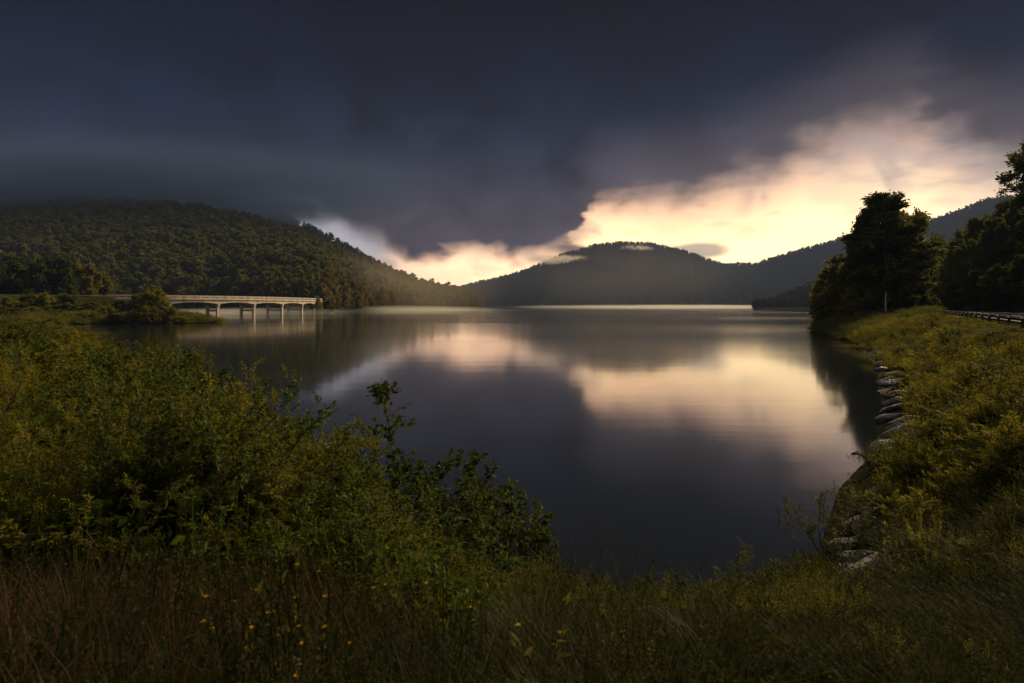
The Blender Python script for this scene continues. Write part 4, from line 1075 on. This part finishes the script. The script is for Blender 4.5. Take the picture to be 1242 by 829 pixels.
# ------------------------------------------------------------------ sky
def sky():
    w = bpy.data.worlds.new('World'); SC.world = w; w.use_nodes = True; nt = w.node_tree; nt.nodes.clear()
    out = N(nt, 'ShaderNodeOutputWorld'); bg = N(nt, 'ShaderNodeBackground')
    tc = N(nt, 'ShaderNodeTexCoord'); sx = N(nt, 'ShaderNodeSeparateXYZ'); L(nt, tc.outputs['Generated'], sx.inputs[0])
    def m(op, a, b=None, c=None, clamp=False):
        n = N(nt, 'ShaderNodeMath', operation=op, use_clamp=clamp)
        for i, q in enumerate((a, b, c)):
            if q is None: continue
            if isinstance(q, (int, float)): n.inputs[i].default_value = q
            else: L(nt, q, n.inputs[i])
        return n.outputs[0]
    def ss(a, b, x):
        n = N(nt, 'ShaderNodeMapRange', interpolation_type='SMOOTHSTEP', clamp=True)
        for i, q in ((0, x), (1, a), (2, b)):
            if isinstance(q, (int, float)): n.inputs[i].default_value = q
            else: L(nt, q, n.inputs[i])
        return n.outputs[0]
    def mixc(f, a, b, blend='MIX'):
        n = N(nt, 'ShaderNodeMix', data_type='RGBA', blend_type=blend)
        for i, q in ((0, f), (6, a), (7, b)):
            if isinstance(q, (int, float)): n.inputs[i].default_value = q
            elif isinstance(q, tuple): n.inputs[i].default_value = (*q, 1)
            else: L(nt, q, n.inputs[i])
        return n.outputs[2]
    X, Y, Z = sx.outputs
    az = m('ARCTAN2', X, Y); hz = m('SQRT', m('ADD', m('MULTIPLY', X, X), m('MULTIPLY', Y, Y)))
    el = m('DIVIDE', Z, m('MAXIMUM', hz, .02))
    el = m('ABSOLUTE', el)
    a_of = lambda px: math.atan(U(px))
    e_of = lambda px, py: V(py) * math.cos(math.atan(U(px)))
    # streaked noise: cloud drawn out by a long exposure, running down towards the horizon
    cb = N(nt, 'ShaderNodeCombineXYZ'); L(nt, m('MULTIPLY', az, 5.5), cb.inputs[0]); L(nt, m('MULTIPLY', el, 3.2), cb.inputs[1])
    n1 = N(nt, 'ShaderNodeTexNoise'); n1.inputs['Scale'].default_value = 1.0; n1.inputs['Detail'].default_value = 4; n1.inputs['Roughness'].default_value = .5; L(nt, cb.outputs[0], n1.inputs['Vector'])
    cb2 = N(nt, 'ShaderNodeCombineXYZ'); L(nt, m('MULTIPLY', az, 14), cb2.inputs[0]); L(nt, m('MULTIPLY', el, 6.0), cb2.inputs[1]); cb2.inputs[2].default_value = 3.3
    n2 = N(nt, 'ShaderNodeTexNoise'); n2.inputs['Scale'].default_value = 1.0; n2.inputs['Detail'].default_value = 3; L(nt, cb2.outputs[0], n2.inputs['Vector'])
    cb3 = N(nt, 'ShaderNodeCombineXYZ'); L(nt, m('MULTIPLY', az, 11), cb3.inputs[0]); L(nt, m('MULTIPLY', el, 34.0), cb3.inputs[1]); cb3.inputs[2].default_value = 7.1
    n3 = N(nt, 'ShaderNodeTexNoise'); n3.inputs['Scale'].default_value = 1.0; n3.inputs['Detail'].default_value = 5; L(nt, cb3.outputs[0], n3.inputs['Vector'])
    cb4 = N(nt, 'ShaderNodeCombineXYZ'); L(nt, m('MULTIPLY', az, 9), cb4.inputs[0]); L(nt, m('MULTIPLY', el, 11.0), cb4.inputs[1]); cb4.inputs[2].default_value = 1.7
    n4 = N(nt, 'ShaderNodeTexNoise'); n4.inputs['Scale'].default_value = 1.0; n4.inputs['Detail'].default_value = 3; n4.inputs['Distortion'].default_value = .6; L(nt, cb4.outputs[0], n4.inputs['Vector'])
    ne = n4.outputs['Fac']
    na, nb, nc = n1.outputs['Fac'], n2.outputs['Fac'], n3.outputs['Fac']
    azw = m('ADD', az, m('MULTIPLY', m('SUBTRACT', nc, .5), .10)); azw = m('ADD', azw, m('MULTIPLY', m('SUBTRACT', na, .5), .05))
    A0, A1 = a_of(-200), a_of(1442)
    def curve(pts, lo, hi):
        fc = N(nt, 'ShaderNodeFloatCurve'); c = fc.mapping.curves[0]
        P = [((a_of(px) - A0) / (A1 - A0), (v - lo) / (hi - lo)) for px, v in pts]
        while len(c.points) < len(P): c.points.new(.5, .5)
        for q, (x, y) in zip(c.points, P): q.location = (x, y); q.handle_type = 'AUTO_CLAMPED'
        fc.mapping.update()
        t = m('DIVIDE', m('SUBTRACT', azw, A0), A1 - A0, clamp=True); L(nt, t, fc.inputs['Value'])
        return m('MULTIPLY_ADD', fc.outputs[0], hi - lo, lo)
    ecv = [(-200, 400), (330, 395), (352, 300), (368, 258), (400, 262), (440, 280), (478, 300), (520, 312), (560, 306), (610, 312), (655, 313), (686, 303), (702, 262), (722, 243), (760, 240), (810, 241), (870, 226), (930, 205), (985, 180), (1040, 158), (1090, 148), (1140, 164), (1200, 186), (1242, 196), (1300, 212), (1380, 260), (1442, 330)]
    edge = curve([(px, e_of(px, py)) for px, py in ecv], -.1, .35)
    wid = curve([(-200, .03), (340, .03), (400, .045), (470, .045), (520, .026), (680, .026), (720, .030), (800, .038), (880, .045), (960, .065), (1080, .08), (1160, .07), (1242, .06), (1442, .06)], 0, .12)
    lum = curve([(-200, .05), (340, .18), (400, .42), (450, .45), (490, 1.3), (560, 1.9), (640, 1.9), (686, 1.9), (720, 2.9), (780, 2.7), (860, 2.3), (930, 1.8), (1000, 1.6), (1100, 1.4), (1180, 1.3), (1242, 1.1), (1442, .3)], 0, 3)
    hue = curve([(-200, 0), (360, .05), (430, .1), (480, .6), (520, .85), (650, .9), (700, 1), (1000, 1), (1242, .9), (1442, .6)], 0, 1)
    ed = m('ADD', edge, m('MULTIPLY', m('SUBTRACT', nb, .5), m('MULTIPLY', wid, .9)))
    ed = m('ADD', ed, m('ADD', m('MULTIPLY', m('SUBTRACT', nc, .5), .03), m('MULTIPLY', m('SUBTRACT', ne, .5), .075)))
    up_ = m('ADD', ed, m('MULTIPLY', wid, .75)); lo_ = m('SUBTRACT', ed, m('MULTIPLY', wid, .75))
    glow = m('SUBTRACT', 1.0, ss(lo_, up_, el))
    # below the edge the light gathers towards the horizon
    depth = m('SUBTRACT', edge, el)
    gather = m('ADD', .24, m('MULTIPLY', ss(-.02, .16, depth), .86))
    narrow = ss(a_of(660), a_of(720), az)
    gather = m('ADD', m('MULTIPLY', gather, narrow), m('MULTIPLY', m('SUBTRACT', 1.0, narrow), .85))
    # low veil cloud inside the gap
    veil = m('ADD', m('MULTIPLY', ss(.5, .72, nc), .25), m('MULTIPLY', ss(.46, .68, ne), .42))
    gl = m('MULTIPLY', m('MULTIPLY', m('MULTIPLY', lum, 1.5), gather), m('SUBTRACT', 1.0, veil))
    warm = mixc(ss(0, .13, depth), (1.0, .52, .23), (1.0, .67, .30))
    gcol = mixc(hue, (.92, .80, .88), warm)
    gcol = mixc(1.0, gcol, gl, 'MULTIPLY') if False else gcol
    vm = N(nt, 'ShaderNodeVectorMath', operation='SCALE'); L(nt, gcol, vm.inputs[0]); L(nt, gl, vm.inputs['Scale']); gcol = vm.outputs[0]
    # small dark cloud low in the gap
    def blob(px, py, rx, ry, soft=.6):
        dx = m('DIVIDE', m('SUBTRACT', az, a_of(px)), rx / F * math.cos(a_of(px)) ** 2); dy = m('DIVIDE', m('SUBTRACT', el, e_of(px, py)), ry / F)
        r2 = m('ADD', m('MULTIPLY', dx, dx), m('MULTIPLY', dy, dy)); r2 = m('ADD', r2, m('MULTIPLY', m('SUBTRACT', nc, .5), 1.6))
        return m('SUBTRACT', 1.0, ss(1 - soft, 1 + soft, r2))
    # storm cloud colour: mauve grey low, navy high
    cr = N(nt, 'ShaderNodeValToRGB'); e = cr.color_ramp
    e.elements[0].position = 0; e.elements[0].color = (.085, .068, .078, 1); e.elements[1].position = 1; e.elements[1].color = (.010, .011, .018, 1)
    for p_, c_ in ((.12, (.070, .060, .074)), (.24, (.040, .040, .056)), (.36, (.018, .022, .040)), (.46, (.0065, .009, .021)), (.6, (.0022, .003, .009))):
        q = e.elements.new(p_); q.color = (*c_, 1)
    L(nt, m('MULTIPLY', el, 1.15), cr.inputs[0])
    storm = cr.outputs[0]
    cool = ss(a_of(520), a_of(120), az)
    storm = mixc(m('MULTIPLY', cool, .8), storm, mixc(1.0, storm, (.48, .66, 1.0), 'MULTIPLY'))
    mv = N(nt, 'ShaderNodeVectorMath', operation='SCALE'); L(nt, storm, mv.inputs[0])
    L(nt, m('ADD', m('MULTIPLY', m('SUBTRACT', ne, .5), 1.6), m('ADD', .1, m('ADD', m('MULTIPLY', na, 1.1), m('MULTIPLY', nb, .6)))), mv.inputs['Scale']); storm = mv.outputs[0]
    storm = mixc(1.0, storm, mixc(ss(.12, .34, el), (1.12, .95, 1.0), (.50, .63, .84)), 'MULTIPLY')
    front = ss(-.25, .35, Y)
    rear = mixc(front, mixc(ss(.25, -.6, X), (.12, .12, .125), (.42, .40, .38)), storm)  # unseen sky behind the view, brightened on the left as added fill
    rim = m('MULTIPLY', m('SUBTRACT', 1.0, ss(.0, .16, m('SUBTRACT', el, edge))), ss(a_of(640), a_of(800), az))
    rc = N(nt, 'ShaderNodeVectorMath', operation='SCALE'); rc.inputs[0].default_value = (.085, .062, .058); L(nt, m('MULTIPLY', rim, front), rc.inputs['Scale'])
    ac = N(nt, 'ShaderNodeVectorMath', operation='ADD'); L(nt, rear, ac.inputs[0]); L(nt, rc.outputs[0], ac.inputs[1])
    ftr = m('MULTIPLY', glow, ss(.0, .2, Y))
    col = mixc(ftr, ac.outputs[0], gcol)
    dk = m('MULTIPLY', blob(843, 305, 42, 9), .78)
    col = mixc(m('MULTIPLY', dk, front), col, (.10, .075, .085))
    vs = m('MULTIPLY', blob(1050, 205, 70, 50, .9), .34)
    col = mixc(m('MULTIPLY', vs, front), col, (.22, .13, .13))
    # faint clear-air light of the low sun above the cloud sheet
    st = N(nt, 'ShaderNodeTexSky', sky_type='NISHITA', sun_disc=False); st.sun_elevation = R(SUN_EL); st.sun_rotation = R(SUN_AZ)
    ns = N(nt, 'ShaderNodeVectorMath', operation='SCALE'); L(nt, st.outputs[0], ns.inputs[0]); L(nt, m('MULTIPLY', glow, .03), ns.inputs['Scale'])
    fin = N(nt, 'ShaderNodeVectorMath', operation='ADD'); L(nt, col, fin.inputs[0]); L(nt, ns.outputs[0], fin.inputs[1])
    # scene-linear radiance; background strength .1
    x10 = N(nt, 'ShaderNodeVectorMath', operation='SCALE'); L(nt, fin.outputs[0], x10.inputs[0]); x10.inputs['Scale'].default_value = 5.2
    L(nt, x10.outputs[0], bg.inputs['Color']); bg.inputs['Strength'].default_value = .1
    L(nt, bg.outputs[0], out.inputs['Surface'])
    w.cycles.sampling_method = 'MANUAL'; w.cycles.sample_map_resolution = 1024
SUN_AZ, SUN_EL = 56.0, 36.0
sky()
sl = bpy.data.lights.new('sun', 'SUN'); sl.energy = 2.9; sl.angle = R(16); sl.color = (1.0, .78, .46)
so = bpy.data.objects.new('sun', sl); COL.objects.link(so); so.rotation_euler = (-R(90 - SUN_EL), 0, -R(SUN_AZ)); so.location = (300, 300, 400)

# ------------------------------------------------------------------ camera and render settings
cd = bpy.data.cameras.new('camera'); cam = bpy.data.objects.new('camera', cd); COL.objects.link(cam)
cam.location = (0, 0, EYE); cam.rotation_euler = (R(90), 0, 0)
cd.sensor_width = 36; cd.lens = F / 1242 * 36; cd.shift_y = -(829 / 2 - HY) / 1242
cd.clip_start = .05; cd.clip_end = 9000
cd.dof.use_dof = True; cd.dof.focus_distance = 70; cd.dof.aperture_fstop = 2.4
SC.camera = cam
SC.view_settings.view_transform = 'Standard'; SC.view_settings.look = 'None'; SC.view_settings.gamma = 1; SC.view_settings.exposure = 1.0
SC.view_settings.use_curve_mapping = False
cy = SC.cycles
cy.use_denoising = True; cy.max_bounces = 6; cy.diffuse_bounces = 2; cy.glossy_bounces = 3; cy.transmission_bounces = 3; cy.transparent_max_bounces = 8; cy.volume_bounces = 1
cy.volume_max_steps = 128; cy.volume_step_rate = 1.0
cy.sample_clamp_indirect = 4
